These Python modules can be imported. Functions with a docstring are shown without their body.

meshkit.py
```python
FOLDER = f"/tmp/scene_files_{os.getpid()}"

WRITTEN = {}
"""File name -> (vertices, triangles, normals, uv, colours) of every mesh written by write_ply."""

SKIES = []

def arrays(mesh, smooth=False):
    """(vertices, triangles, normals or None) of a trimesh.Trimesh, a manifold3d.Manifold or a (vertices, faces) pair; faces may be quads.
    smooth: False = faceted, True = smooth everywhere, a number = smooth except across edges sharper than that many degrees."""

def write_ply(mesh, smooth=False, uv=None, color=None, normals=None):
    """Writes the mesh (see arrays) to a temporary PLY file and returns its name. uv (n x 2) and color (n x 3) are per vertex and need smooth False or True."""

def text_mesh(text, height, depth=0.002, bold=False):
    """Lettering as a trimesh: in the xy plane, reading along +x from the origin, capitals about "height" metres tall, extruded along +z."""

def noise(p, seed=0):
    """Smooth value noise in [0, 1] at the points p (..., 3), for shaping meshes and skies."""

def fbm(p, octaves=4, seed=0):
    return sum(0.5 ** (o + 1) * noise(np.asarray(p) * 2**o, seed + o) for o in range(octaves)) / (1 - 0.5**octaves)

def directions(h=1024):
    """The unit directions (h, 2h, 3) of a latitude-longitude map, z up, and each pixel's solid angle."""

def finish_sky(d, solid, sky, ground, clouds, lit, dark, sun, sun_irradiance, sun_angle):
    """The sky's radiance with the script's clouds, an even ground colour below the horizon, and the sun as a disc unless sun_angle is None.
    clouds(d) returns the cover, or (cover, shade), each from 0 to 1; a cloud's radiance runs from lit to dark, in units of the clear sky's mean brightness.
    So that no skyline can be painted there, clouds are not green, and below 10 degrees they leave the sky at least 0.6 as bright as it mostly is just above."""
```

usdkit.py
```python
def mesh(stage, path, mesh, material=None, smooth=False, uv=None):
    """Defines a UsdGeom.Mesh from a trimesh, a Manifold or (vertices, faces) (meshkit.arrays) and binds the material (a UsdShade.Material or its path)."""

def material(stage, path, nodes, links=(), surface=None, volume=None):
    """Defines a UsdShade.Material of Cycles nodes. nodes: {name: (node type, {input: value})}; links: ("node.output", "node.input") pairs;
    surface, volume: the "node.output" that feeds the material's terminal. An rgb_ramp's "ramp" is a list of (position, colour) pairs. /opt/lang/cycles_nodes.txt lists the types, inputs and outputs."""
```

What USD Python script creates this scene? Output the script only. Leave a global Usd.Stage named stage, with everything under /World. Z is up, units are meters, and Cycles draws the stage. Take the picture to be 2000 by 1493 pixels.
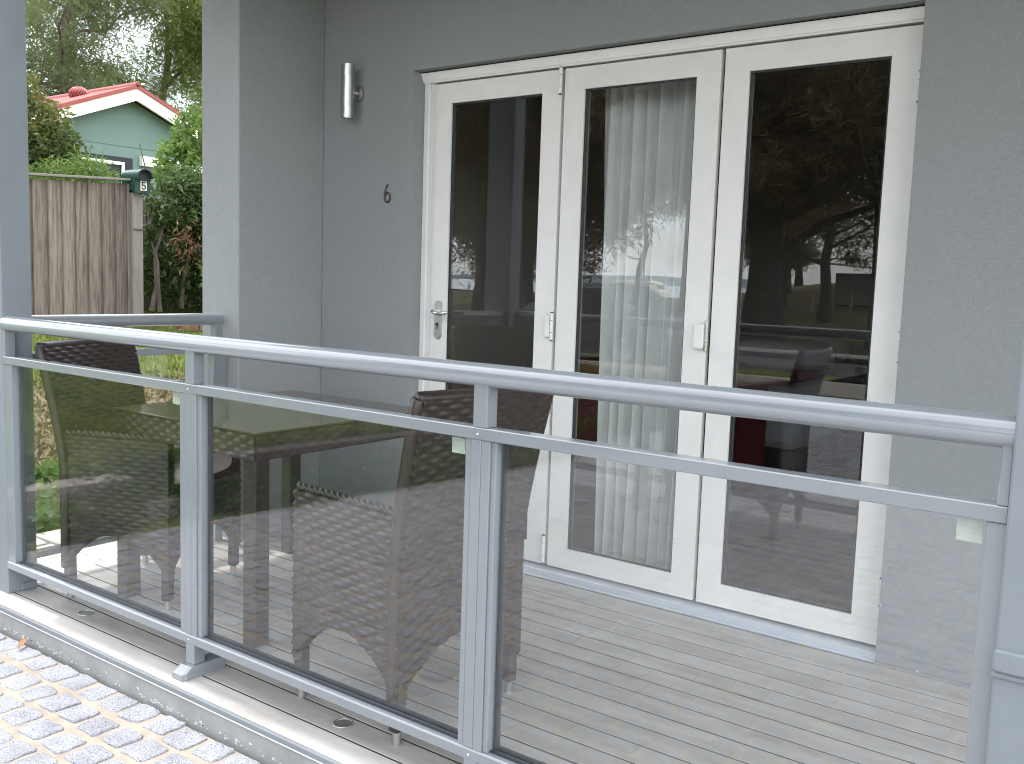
import math, numpy as np, trimesh, usdkit, meshkit
from pxr import Usd, UsdGeom, UsdLux, UsdShade, Gf, Sdf, Vt
from shapely.geometry import Polygon, box as sbox
stage = Usd.Stage.CreateInMemory()
UsdGeom.SetStageUpAxis(stage, 'Z'); UsdGeom.SetStageMetersPerUnit(stage, 1.0)
world = UsdGeom.Xform.Define(stage, '/World'); stage.SetDefaultPrim(world.GetPrim())
UsdGeom.Scope.Define(stage, '/World/Looks')
rng = np.random.default_rng(7)

# ---------------------------------------------------------------- camera, sky, sun, exposure
EXPOSURE = 1.22
SKY_STRENGTH = 0.15
SUN_INTENSITY = 0.5
SUN_DIR = np.array([-0.30, -0.020, 0.93]); SUN_DIR /= np.linalg.norm(SUN_DIR)
F_PX, YAW, PITCH, ROLL = 1854.42, 0.631577, -0.1068428, 0.0331815
CAM = (2.818693, -3.216458, 1.2118)

def camera():
    cy, sy = math.cos(YAW), math.sin(YAW)
    f = np.array([-sy*math.cos(PITCH), cy*math.cos(PITCH), math.sin(PITCH)])
    r0 = np.array([cy, sy, 0.0]); u0 = np.cross(r0, f)
    r = r0*math.cos(ROLL) + u0*math.sin(ROLL); u = -r0*math.sin(ROLL) + u0*math.cos(ROLL)
    cam = UsdGeom.Camera.Define(stage, '/World/camera')
    m = Gf.Matrix4d(*r, 0, *u, 0, *(-f), 0, *CAM, 1)
    cam.AddTransformOp().Set(m)
    cam.CreateHorizontalApertureAttr(36.0); cam.CreateVerticalApertureAttr(36.0*764/1024)
    cam.CreateFocalLengthAttr(36.0*F_PX/2000.0)
    cam.CreateClippingRangeAttr(Gf.Vec2f(0.05, 100000.0))
    cam.CreateExposureAttr(EXPOSURE)
camera()
sun_el, sun_rot = math.asin(SUN_DIR[2]), math.atan2(SUN_DIR[0], SUN_DIR[1])
sky_mat = usdkit.material(stage, '/World/Looks/sky', {
    'sky': ('sky_texture', {'sky_type': 'single_scattering', 'sun_disc': False, 'sun_elevation': sun_el, 'sun_rotation': sun_rot, 'aerosol_density': 2.0}),
    'tc': ('texture_coordinate', {}), 'mp': ('mapping', {'scale': (1.0, 1.0, 2.4)}),
    'n': ('noise_texture', {'scale': 2.2, 'detail': 6.0, 'roughness': 0.6}),
    'ramp': ('rgb_ramp', {'ramp': [(0.40, (0.3, 0.3, 0.3)), (0.62, (0.95, 0.95, 0.95))]}),
    'mix': ('mix_color', {'b': (14.0, 14.5, 15.2), 'use_clamp': False}),
    'bg': ('background_shader', {'strength': SKY_STRENGTH})},
    [('tc.generated', 'mp.vector'), ('mp.vector', 'n.vector'), ('n.fac', 'ramp.fac'), ('ramp.color', 'mix.fac'), ('sky.color', 'mix.a'), ('mix.result', 'bg.color')], surface='bg.background')
dome = UsdLux.DomeLight.Define(stage, '/World/sky')
UsdShade.MaterialBindingAPI.Apply(dome.GetPrim()).Bind(sky_mat)
dome.GetPrim().SetCustomDataByKey('kind', 'structure')
dome.GetPrim().SetCustomDataByKey('label', 'hazy bright daytime sky'); dome.GetPrim().SetCustomDataByKey('category', 'sky')
sun = UsdLux.DistantLight.Define(stage, '/World/sun')
sun.CreateIntensityAttr(SUN_INTENSITY); sun.CreateAngleAttr(1.2); sun.CreateColorAttr(Gf.Vec3f(1.0, 0.95, 0.87))
sun.GetPrim().CreateAttribute('inputs:normalize', Sdf.ValueTypeNames.Bool).Set(True)
zx = SUN_DIR; xx = np.cross([0, 1, 0], zx); xx /= np.linalg.norm(xx); yx = np.cross(zx, xx)
sun.AddTransformOp().Set(Gf.Matrix4d(*xx, 0, *yx, 0, *zx, 0, 0, 0, 30, 1))

# ---------------------------------------------------------------- helpers
taken = {}
def numbered(path):
    n = taken.get(path, 0); taken[path] = n + 1
    return path if n == 0 else f'{path}_{n:03d}'
def tag(o, label=None, cat=None, group=None, kind=None):
    for k, v in (('label', label), ('category', cat), ('group', group), ('kind', kind)):
        if v: o.SetCustomDataByKey(k, v)
    return o
def thing(name, label=None, cat=None, loc=(0, 0, 0), rz=0, group=None, kind=None):
    x = UsdGeom.Xform.Define(stage, numbered('/World/' + name))
    if any(loc) or rz: x.AddTranslateOp().Set(Gf.Vec3d(*map(float, loc))); x.AddRotateZOp().Set(float(math.degrees(rz)))
    return tag(x.GetPrim(), label, cat, group, kind)
def obj(name, mesh, mat, parent=None, smooth=False, label=None, kind=None, cat=None, group=None):
    base = str(parent.GetPath()) if parent else '/World'
    m = usdkit.mesh(stage, numbered(base + '/' + name), mesh, mat, smooth)
    return tag(m.GetPrim(), label, cat, group, kind)
def cat(ms): return trimesh.util.concatenate(ms)
def cbox(lo, hi, c=0.0):
    lo, hi = np.minimum(lo, hi).astype(float), np.maximum(lo, hi).astype(float)
    if c <= 0:
        b = trimesh.creation.box(hi - lo); b.apply_translation((lo + hi)/2); return b
    c = min(c, 0.45*float((hi - lo).min()))
    P = []
    for sx in (0, 1):
        for sy in (0, 1):
            for sz in (0, 1):
                k = np.where([sx, sy, sz], hi, lo); d = np.where([sx, sy, sz], -c, c)
                for a in range(3):
                    q = k + d; q[a] = k[a]; P.append(q)
    return trimesh.convex.convex_hull(np.array(P))
def tube(pts, rad, n=8, cap=True):
    p = np.asarray(pts, float); r = np.broadcast_to(rad, (len(p),))
    t = np.gradient(p, axis=0); t /= np.linalg.norm(t, axis=1, keepdims=True) + 1e-12
    a = np.cross(t, np.where(np.abs(t[:, 2:]) < 0.9, [0, 0, 1.0], [1.0, 0, 0])); a /= np.linalg.norm(a, axis=1, keepdims=True) + 1e-12
    b = np.cross(t, a); g = np.arange(n)*2*np.pi/n
    v = (p[:, None] + r[:, None, None]*(np.cos(g)[None, :, None]*a[:, None] + np.sin(g)[None, :, None]*b[:, None])).reshape(-1, 3)
    i, j = np.meshgrid(np.arange(len(p)-1), np.arange(n), indexing='ij')
    q = np.stack([i*n+j, i*n+(j+1) % n, (i+1)*n+(j+1) % n, (i+1)*n+j], -1).reshape(-1, 4)
    f = np.vstack([q[:, [0, 2, 1]], q[:, [0, 3, 2]]])
    if cap:
        m = len(v); v = np.vstack([v, p[0], p[-1]])
        k = np.arange(n); e = (len(p)-1)*n
        f = np.vstack([f, np.stack([k, (k+1) % n, np.full(n, m)], 1), np.stack([e+(k+1) % n, e+k, np.full(n, m+1)], 1)])
    m = trimesh.Trimesh(v, f, process=False)
    return m
def cyl(c, r, h, axis=2, n=24, r2=None):
    c = np.asarray(c, float); d = np.zeros(3); d[axis] = h/2
    return tube([c-d, c+d], [r, r if r2 is None else r2], n)
def grid_mesh(P):
    nu, nv = P.shape[:2]
    i, j = np.meshgrid(np.arange(nu-1), np.arange(nv-1), indexing='ij')
    q = np.stack([i*nv+j, (i+1)*nv+j, (i+1)*nv+j+1, i*nv+j+1], -1).reshape(-1, 4)
    return trimesh.Trimesh(P.reshape(-1, 3), np.vstack([q[:, :3], q[:, [0, 2, 3]]]), process=False)
def extrude_xz(poly, y0, y1):
    m = trimesh.creation.extrude_polygon(poly, y1-y0, engine='earcut')
    v = m.vertices.copy(); m.vertices = np.stack([v[:, 0], y1 - v[:, 2], v[:, 1]], 1)
    return m
def extrude_yz(poly, x0, x1):
    m = trimesh.creation.extrude_polygon(poly, x1-x0, engine='earcut')
    v = m.vertices.copy(); m.vertices = np.stack([x0 + v[:, 2], v[:, 0], v[:, 1]], 1)
    return m
def leaves(pos, L, W, droop=0.0, rs=None, up=0.0):
    """rhombus leaves at pos"""
    rs = rs or rng; n = len(pos)
    d = rs.normal(size=(n, 3)); d[:, 2] = d[:, 2]*(1-abs(droop)) - droop*1.5 + up; d /= np.linalg.norm(d, axis=1, keepdims=True)
    s = np.cross(d, rs.normal(size=(n, 3))); s /= np.linalg.norm(s, axis=1, keepdims=True) + 1e-9
    l = (L*rs.uniform(0.6, 1.3, n))[:, None]; w = (W*rs.uniform(0.7, 1.2, n))[:, None]
    nrm = np.cross(d, s)
    v = np.stack([pos, pos + d*l*0.45 + s*w*0.5 + nrm*w*.12, pos + d*l, pos + d*l*0.45 - s*w*0.5 + nrm*w*.12], 1).reshape(-1, 3)
    k = np.arange(n)[:, None]*4
    f = np.vstack([k + [0, 1, 2], k + [0, 2, 3]])
    return trimesh.Trimesh(v, f, process=False)

# ---------------------------------------------------------------- materials
LK = '/World/Looks/'
def mat_plain(name, col, rough=0.5, metal=0.0, spec=0.5, noise=0.0, scale=20.0, bump=0.0, bscale=200.0, col2=None, coat=0.0, obj_rand=0.0, stretch=(1, 1, 1), dist=0.002, ramp=(0.35, 0.65), detail=4.0):
    N = {'p': ('principled_bsdf', {'base_color': col, 'roughness': rough, 'metallic': metal, 'specular_ior_level': spec, 'coat_weight': coat})}
    L = []
    if noise or col2 is not None or bump:
        N['g'] = ('geometry', {}); N['m'] = ('mapping', {'scale': stretch}); L += [('g.position', 'm.vector')]
    src = None
    if noise or col2 is not None:
        c2 = col2 if col2 is not None else tuple(max(0, c*(1-noise)) for c in col)
        N['n'] = ('noise_texture', {'scale': scale, 'detail': detail, 'roughness': 0.6})
        N['r'] = ('rgb_ramp', {'ramp': [(ramp[0], c2), (ramp[1], col)]})
        L += [('m.vector', 'n.vector'), ('n.fac', 'r.fac')]; src = 'r.color'
    if obj_rand:
        N['oi'] = ('object_info', {}); N['mr'] = ('map_range', {'to_min': 1-obj_rand, 'to_max': 1+obj_rand})
        N['h'] = ('hsv', {'color': col}); L += [('oi.random', 'mr.value'), ('mr.result', 'h.value')]
        if src: L += [(src, 'h.color')]
        src = 'h.color'
    if src: L += [(src, 'p.base_color')]
    if bump:
        N['bn'] = ('noise_texture', {'scale': bscale, 'detail': 3.0}); N['b'] = ('bump', {'strength': bump, 'distance': dist})
        L += [('m.vector', 'bn.vector'), ('bn.fac', 'b.height'), ('b.normal', 'p.normal')]
    return usdkit.material(stage, LK + name, N, L, surface='p.BSDF')
def mat_leaf(name, a, b, c=None, scale=3.0, trans=0.35, rough=0.5, fine=40.0):
    stops = [(0.3, a), (0.7, b)] if c is None else [(0.28, a), (0.55, b), (0.75, c)]
    return usdkit.material(stage, LK + name, {
        'g': ('geometry', {}), 'n': ('noise_texture', {'scale': scale, 'detail': 5.0, 'roughness': 0.7}), 'r': ('rgb_ramp', {'ramp': stops}),
        'mr': ('map_range', {'to_min': 0.6, 'to_max': 1.4}), 'h': ('hsv', {}),
        'p': ('principled_bsdf', {'roughness': rough, 'specular_ior_level': 0.3}), 't': ('translucent_bsdf', {}), 'm': ('mix_closure', {'fac': trans})},
        [('g.position', 'n.vector'), ('n.fac', 'r.fac'), ('g.random_per_island', 'mr.value'), ('mr.result', 'h.value'), ('r.color', 'h.color'),
         ('h.color', 'p.base_color'), ('h.color', 't.color'), ('p.BSDF', 'm.closure1'), ('t.BSDF', 'm.closure2')], surface='m.closure')
def mat_glass(name, tint, f0=0.045, rough=0.0):
    return usdkit.material(stage, LK + name, {
        'lw': ('layer_weight', {'blend': 0.5}), 'pw': ('math', {'math_type': 'power', 'value2': 5.0}), 'ma': ('math', {'math_type': 'multiply_add', 'value2': 1-f0, 'value3': f0}),
        't': ('transparent_bsdf', {'color': tint}), 'g': ('glossy_bsdf', {'color': (1, 1, 1), 'roughness': rough}), 'm': ('mix_closure', {})},
        [('lw.facing', 'pw.value1'), ('pw.value', 'ma.value1'), ('ma.value', 'm.fac'), ('t.BSDF', 'm.closure1'), ('g.BSDF', 'm.closure2')], surface='m.closure')
M = {}
M['render'] = mat_plain('render', (0.236, 0.246, 0.244), 0.85, noise=0.07, scale=55, bump=0.32, bscale=330, dist=0.002, detail=8.0, spec=0.25)
M['soffit'] = mat_plain('soffit', (0.50, 0.50, 0.48), 0.8)
M['white'] = mat_plain('white_door', (0.66, 0.645, 0.61), 0.38, noise=0.05, scale=9, bump=0.05, bscale=300, dist=0.0006)
M['rail'] = mat_plain('powder_coat', (0.148, 0.162, 0.170), 0.2, spec=0.8, coat=0.5, noise=0.05, scale=14, bump=0.03, bscale=900, dist=0.0004)
M['column'] = mat_plain('column_paint', (0.155, 0.172, 0.182), 0.6, noise=0.08, scale=7, bump=0.12, bscale=300, dist=0.0008)
M['rubber'] = mat_plain('rubber', (0.015, 0.017, 0.02), 0.5)
M['gap'] = mat_plain('dark_void', (0.012, 0.012, 0.012), 0.9)
M['alu'] = mat_plain('brushed_aluminium', (0.50, 0.49, 0.48), 0.34, metal=1.0, bump=0.12, bscale=60, stretch=(14, 14, 0.6), dist=0.0004)
M['alu_sill'] = mat_plain('anodised_sill', (0.55, 0.58, 0.62), 0.35, metal=0.6)
M['chrome'] = mat_plain('satin_chrome', (0.66, 0.66, 0.64), 0.18, metal=1.0)
M['nickel'] = mat_plain('satin_nickel', (0.50, 0.49, 0.45), 0.36, metal=1.0)
M['number'] = mat_plain('bronze_number', (0.055, 0.045, 0.035), 0.4, metal=0.3)
M['deck'] = mat_plain('deck_board', (0.40, 0.378, 0.352), 0.65, col2=(0.305, 0.285, 0.264), scale=6, stretch=(0.5, 3.0, 1), bump=0.10, bscale=60, dist=0.001, obj_rand=0.07)
M['concrete'] = mat_plain('deck_edge_concrete', (0.27, 0.265, 0.255), 0.85, col2=(0.20, 0.20, 0.19), scale=7, bump=0.25, bscale=90, dist=0.002)
M['splash'] = mat_plain('mortar_splash', (0.47, 0.45, 0.42), 0.9)
M['sand'] = mat_plain('sand_joint', (0.325, 0.28, 0.23), 0.95, col2=(0.24, 0.205, 0.165), scale=14, bump=0.5, bscale=130, dist=0.004)
M['asphalt'] = mat_plain('asphalt', (0.062, 0.062, 0.062), 0.9, noise=0.3, scale=3, bump=0.3, bscale=120, dist=0.003)
M['kerb'] = mat_plain('kerb', (0.36, 0.34, 0.31), 0.85, noise=0.2, scale=5)
M['wicker'] = mat_plain('wicker', (0.022, 0.015, 0.012), 0.38, spec=0.55, noise=0.35, scale=60)
M['cushion'] = mat_plain('cushion', (0.56, 0.46, 0.42), 0.85, noise=0.08, scale=30, bump=0.1, bscale=500, dist=0.001)
M['tabletop'] = mat_plain('dark_table_glass', (0.035, 0.028, 0.023), 0.09, spec=0.6)
M['curtain'] = mat_plain('curtain', (0.80, 0.80, 0.78), 0.85, noise=0.05, scale=8)
M['room'] = mat_plain('room_wall', (0.50, 0.45, 0.39), 0.9)
M['room_floor'] = mat_plain('room_floor', (0.20, 0.16, 0.12), 0.5)
M['maroon'] = mat_plain('maroon_cover', (0.23, 0.018, 0.035), 0.8)
M['linen'] = mat_plain('white_linen', (0.66, 0.66, 0.70), 0.85, bump=0.2, bscale=14, dist=0.02)
M['bedbase'] = mat_plain('bed_base', (0.03, 0.025, 0.025), 0.6)
M['rail_glass'] = mat_glass('railing_glass', (0.96, 0.97, 0.965), 0.068, 0.03)
M['door_glass'] = mat_glass('door_glass', (0.88, 0.89, 0.885), 0.068)
M['tagm'] = mat_plain('glass_tag', (0.50, 0.54, 0.47), 0.6, noise=0.15, scale=60)
M['screw'] = mat_plain('screw', (0.72, 0.72, 0.70), 0.3, metal=0.5)
M['lens'] = mat_plain('light_lens', (0.13, 0.125, 0.12), 0.25)
M['granite'] = usdkit.material(stage, LK + 'granite', {
    'g': ('geometry', {}), 'n': ('noise_texture', {'scale': 260.0, 'detail': 3.0, 'roughness': 0.7}), 'r': ('rgb_ramp', {'ramp': [(0.36, (0.04, 0.04, 0.055)), (0.44, (0.21, 0.215, 0.24)), (0.56, (0.28, 0.285, 0.31)), (0.68, (0.36, 0.36, 0.38))]}),
    'n2': ('noise_texture', {'scale': 9.0, 'detail': 2.0}), 'mr': ('map_range', {'from_min': 0.3, 'from_max': 0.7, 'to_min': 0.78, 'to_max': 1.12}), 'h': ('hsv', {}),
    'bn': ('noise_texture', {'scale': 70.0, 'detail': 4.0}), 'b': ('bump', {'strength': 0.5, 'distance': 0.004}), 'p': ('principled_bsdf', {'roughness': 0.8, 'specular_ior_level': 0.3})},
    [('g.position', 'n.vector'), ('n.fac', 'r.fac'), ('g.position', 'n2.vector'), ('n2.fac', 'mr.value'), ('mr.result', 'h.value'), ('r.color', 'h.color'), ('h.color', 'p.base_color'),
     ('g.position', 'bn.vector'), ('bn.fac', 'b.height'), ('b.normal', 'p.normal')], surface='p.BSDF')
M['flag'] = mat_plain('pale_flagstone', (0.60, 0.57, 0.52), 0.85, col2=(0.45, 0.43, 0.40), scale=8, bump=0.4, bscale=40, dist=0.006)
M['paling'] = mat_plain('weathered_paling', (0.185, 0.15, 0.118), 0.9, col2=(0.068, 0.053, 0.042), scale=7, stretch=(6, 6, 0.45), bump=0.4, bscale=18, dist=0.004, obj_rand=0.35, ramp=(0.30, 0.62), detail=7)
M['timber'] = mat_plain('grey_timber', (0.20, 0.175, 0.15), 0.9, col2=(0.16, 0.14, 0.12), scale=9, stretch=(4, 4, 0.5), bump=0.3, bscale=22, dist=0.004)
M['sleeper'] = mat_plain('pale_sleeper', (0.34, 0.31, 0.27), 0.9, col2=(0.20, 0.18, 0.15), scale=5, stretch=(3, .6, 3), bump=0.4, bscale=20, dist=0.006)
M['brick'] = mat_plain('garden_brick', (0.22, 0.115, 0.075), 0.9, noise=0.4, scale=12, obj_rand=0.2)
M['mailbox'] = mat_plain('mailbox_green', (0.008, 0.030, 0.023), 0.3, spec=0.5)
M['plate'] = mat_plain('number_plate', (0.62, 0.58, 0.45), 0.5)
M['ink'] = mat_plain('number_ink', (0.02, 0.02, 0.02), 0.5)
M['greenwall'] = mat_plain('green_weatherboard', (0.125, 0.185, 0.162), 0.8, noise=0.08, scale=2)
M['cream'] = mat_plain('cream_paint', (0.78, 0.75, 0.66), 0.5)
M['redroof'] = mat_plain('red_roof', (0.24, 0.040, 0.032), 0.5, noise=0.15, scale=3)
M['darkglass'] = mat_plain('dark_window', (0.010, 0.012, 0.014), 0.25, spec=0.25)
M['shade'] = mat_plain('grey_sheet', (0.12, 0.13, 0.13), 0.7)
M['bark'] = mat_plain('bark', (0.115, 0.085, 0.065), 0.95, col2=(0.045, 0.034, 0.028), scale=8, stretch=(2, 2, 0.5), bump=0.6, bscale=14, dist=0.02)
M['bark_dark'] = mat_plain('dark_bark', (0.05, 0.036, 0.03), 0.95, col2=(0.02, 0.016, 0.014), scale=6, stretch=(2, 2, 0.4), bump=0.6, bscale=10, dist=0.03)
M['leaf_casuarina'] = mat_leaf('leaf_casuarina', (0.095, 0.125, 0.055), (0.19, 0.235, 0.09), (0.28, 0.31, 0.115), 0.6, 0.55)
M['leaf_bright'] = mat_leaf('leaf_bright', (0.12, 0.165, 0.045), (0.23, 0.30, 0.065), (0.34, 0.40, 0.10), 0.7, 0.55)
M['leaf_park'] = mat_leaf('leaf_park', (0.08, 0.07, 0.036), (0.19, 0.15, 0.075), (0.29, 0.205, 0.12), 0.8, 0.5)
M['leaf_orange'] = mat_leaf('leaf_orange_tips', (0.055, 0.095, 0.026), (0.13, 0.17, 0.04), (0.45, 0.22, 0.06), 1.7, 0.35)
M['leaf_hedge'] = mat_leaf('leaf_hedge', (0.05, 0.095, 0.03), (0.12, 0.19, 0.055), (0.24, 0.33, 0.13), 5.0, 0.4)
M['leaf_dead'] = mat_leaf('leaf_dead', (0.20, 0.10, 0.04), (0.34, 0.19, 0.09), None, 4.0, 0.2)
M['leaf_light'] = mat_leaf('leaf_light', (0.08, 0.15, 0.03), (0.19, 0.30, 0.06), (0.30, 0.40, 0.12), 3.0, 0.45)
M['leaf_cover'] = mat_leaf('leaf_ground_cover', (0.035, 0.07, 0.02), (0.09, 0.16, 0.035), (0.15, 0.24, 0.06), 4.0, 0.35)
M['blade'] = mat_leaf('grass_blade', (0.11, 0.165, 0.03), (0.22, 0.28, 0.05), (0.34, 0.34, 0.11), 2.2, 0.45)
M['litter'] = mat_leaf('leaf_litter', (0.12, 0.075, 0.045), (0.24, 0.16, 0.10), (0.34, 0.25, 0.17), 6.0, 0.1)
M['deadleaf'] = mat_plain('dead_leaf', (0.25, 0.12, 0.055), 0.7)
M['car'] = mat_plain('dark_car_paint', (0.03, 0.033, 0.036), 0.25, spec=0.6, coat=0.6)
M['vanp'] = mat_plain('pale_van_paint', (0.70, 0.64, 0.45), 0.35, coat=0.3)
M['tyre'] = mat_plain('tyre', (0.02, 0.02, 0.02), 0.8)
M['headlight'] = mat_plain('headlight', (0.75, 0.74, 0.70), 0.12, metal=0.4)
M['orange'] = mat_plain('orange_cap', (0.65, 0.20, 0.03), 0.5)
M['sea'] = mat_plain('sea_water', (0.05, 0.10, 0.14), 0.18, bump=0.4, bscale=0.6, dist=0.3)
M['headland'] = mat_plain('headland', (0.12, 0.15, 0.17), 0.95, noise=0.2, scale=0.01)
M['beach'] = mat_plain('beach_sand', (0.55, 0.47, 0.33), 0.95)
M['path'] = mat_plain('pale_path', (0.21, 0.18, 0.145), 0.9, noise=0.15, scale=3)
M['shedm'] = mat_plain('shed_metal', (0.10, 0.105, 0.10), 0.7)
M['shed_roof'] = mat_plain('shed_roof', (0.33, 0.33, 0.31), 0.6)

# ---------------------------------------------------------------- terrain
def sm(x, a, b):
    t = np.clip((x-a)/(b-a), 0, 1); return t*t*(3-2*t)
G0 = -0.085
def edge_x(y): return -1.42 - 0.14*(np.asarray(y, float) + 1.96)
def gz(x, y):
    x, y = np.asarray(x, float), np.asarray(y, float)
    left = np.minimum(0.148*np.maximum(0, -x-1.75), 1.05)*sm(y, -9.6, -7.0)
    left = left*(1 - 0.55*sm(-y, 1.5, 4.5)*sm(x, -9, -3))
    hill = 2.1*sm(x, -31, -15)*sm(-y, 34, 62)*(1-sm(-y, 85, 105)) 
    park = -0.10*sm(-y, 9.0, 11) + 0.0*x
    beach = -2.6*sm(-y, 88, 125)
    bumps = 0.05*(meshkit.noise(np.stack([x*0.35, y*0.35, 0*x], -1), 3) - 0.5)*sm(-x, 2.2, 4)*sm(y, -30, -8)
    return G0 + left + hill + park + beach + bumps
xs = np.unique(np.concatenate([np.linspace(-20, 8, 113), -20 - np.geomspace(1, 2500, 30), 8 + np.geomspace(1, 2500, 26)]))
ys = np.unique(np.concatenate([np.linspace(-20, 12, 129), -20 - np.geomspace(1, 2500, 44), 12 + np.geomspace(1, 2500, 26)]))
X, Y = np.meshgrid(xs, ys, indexing='ij')
Z = gz(X, Y) - 0.03
Z = Z - 0.25*((X > -0.6) & (Y > -1.5) & (X < 7.5) & (Y < 9))
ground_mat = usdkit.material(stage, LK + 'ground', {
    'g': ('geometry', {}), 's': ('separate_xyz', {}), 'n': ('noise_texture', {'scale': 3.0, 'detail': 6.0, 'roughness': 0.65}),
    'grass': ('rgb_ramp', {'ramp': [(0.30, (0.060, 0.085, 0.022)), (0.52, (0.105, 0.135, 0.030)), (0.72, (0.20, 0.185, 0.075))]}),
    'n2': ('noise_texture', {'scale': 1.3, 'detail': 5.0}), 'soil': ('rgb_ramp', {'ramp': [(0.35, (0.13, 0.09, 0.06)), (0.65, (0.27, 0.20, 0.14))]}),
    'w': ('math', {'math_type': 'multiply_add', 'value2': 1.6, 'value3': -0.8}), 'xx': ('math', {'math_type': 'add'}),
    'a': ('map_range', {'range_type': 'smoothstep', 'from_min': -4.8, 'from_max': -4.3, 'to_min': 0.0, 'to_max': 1.0, 'clamp': True}),
    'b': ('map_range', {'range_type': 'smoothstep', 'from_min': -2.4, 'from_max': -1.9, 'to_min': 1.0, 'to_max': 0.0, 'clamp': True}),
    'yy': ('map_range', {'range_type': 'smoothstep', 'from_min': -2.6, 'from_max': -1.6, 'to_min': 0.0, 'to_max': 1.0, 'clamp': True}),
    'pk': ('map_range', {'range_type': 'smoothstep', 'from_min': -16.0, 'from_max': -20.0, 'to_min': 0.0, 'to_max': 0.85, 'clamp': True}), 'park': ('rgb_ramp', {'ramp': [(0.35, (0.030, 0.022, 0.012)), (0.52, (0.050, 0.045, 0.018)), (0.68, (0.075, 0.05, 0.03))]}), 'mixp': ('mix_color', {}), 'm1': ('math', {'math_type': 'multiply'}), 'm2': ('math', {'math_type': 'multiply'}), 'mix': ('mix_color', {}),  # park ground: needle brown, darkened further to hold the shade under the pines
    'bn': ('noise_texture', {'scale': 25.0, 'detail': 4.0}), 'bp': ('bump', {'strength': 0.7, 'distance': 0.03}), 'p': ('principled_bsdf', {'roughness': 0.95, 'specular_ior_level': 0.2})},
    [('g.position', 's.vector'), ('g.position', 'n.vector'), ('n.fac', 'grass.fac'), ('g.position', 'n2.vector'), ('n2.fac', 'soil.fac'), ('n2.fac', 'w.value1'), ('w.value', 'xx.value1'), ('s.x', 'xx.value2'),
     ('xx.value', 'a.value'), ('xx.value', 'b.value'), ('s.y', 'yy.value'), ('a.result', 'm1.value1'), ('b.result', 'm1.value2'), ('m1.value', 'm2.value1'), ('yy.result', 'm2.value2'), ('m2.value', 'mix.fac'),
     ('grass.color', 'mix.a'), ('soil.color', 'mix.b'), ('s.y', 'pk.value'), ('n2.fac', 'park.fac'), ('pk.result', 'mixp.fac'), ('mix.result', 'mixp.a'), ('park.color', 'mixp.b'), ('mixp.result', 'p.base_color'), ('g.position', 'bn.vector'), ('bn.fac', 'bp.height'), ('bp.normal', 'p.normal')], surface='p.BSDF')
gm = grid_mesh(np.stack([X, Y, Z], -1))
obj('ground', gm, ground_mat, smooth=True, kind='structure', label='grassed ground sloping up to the left', cat='ground')

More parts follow.
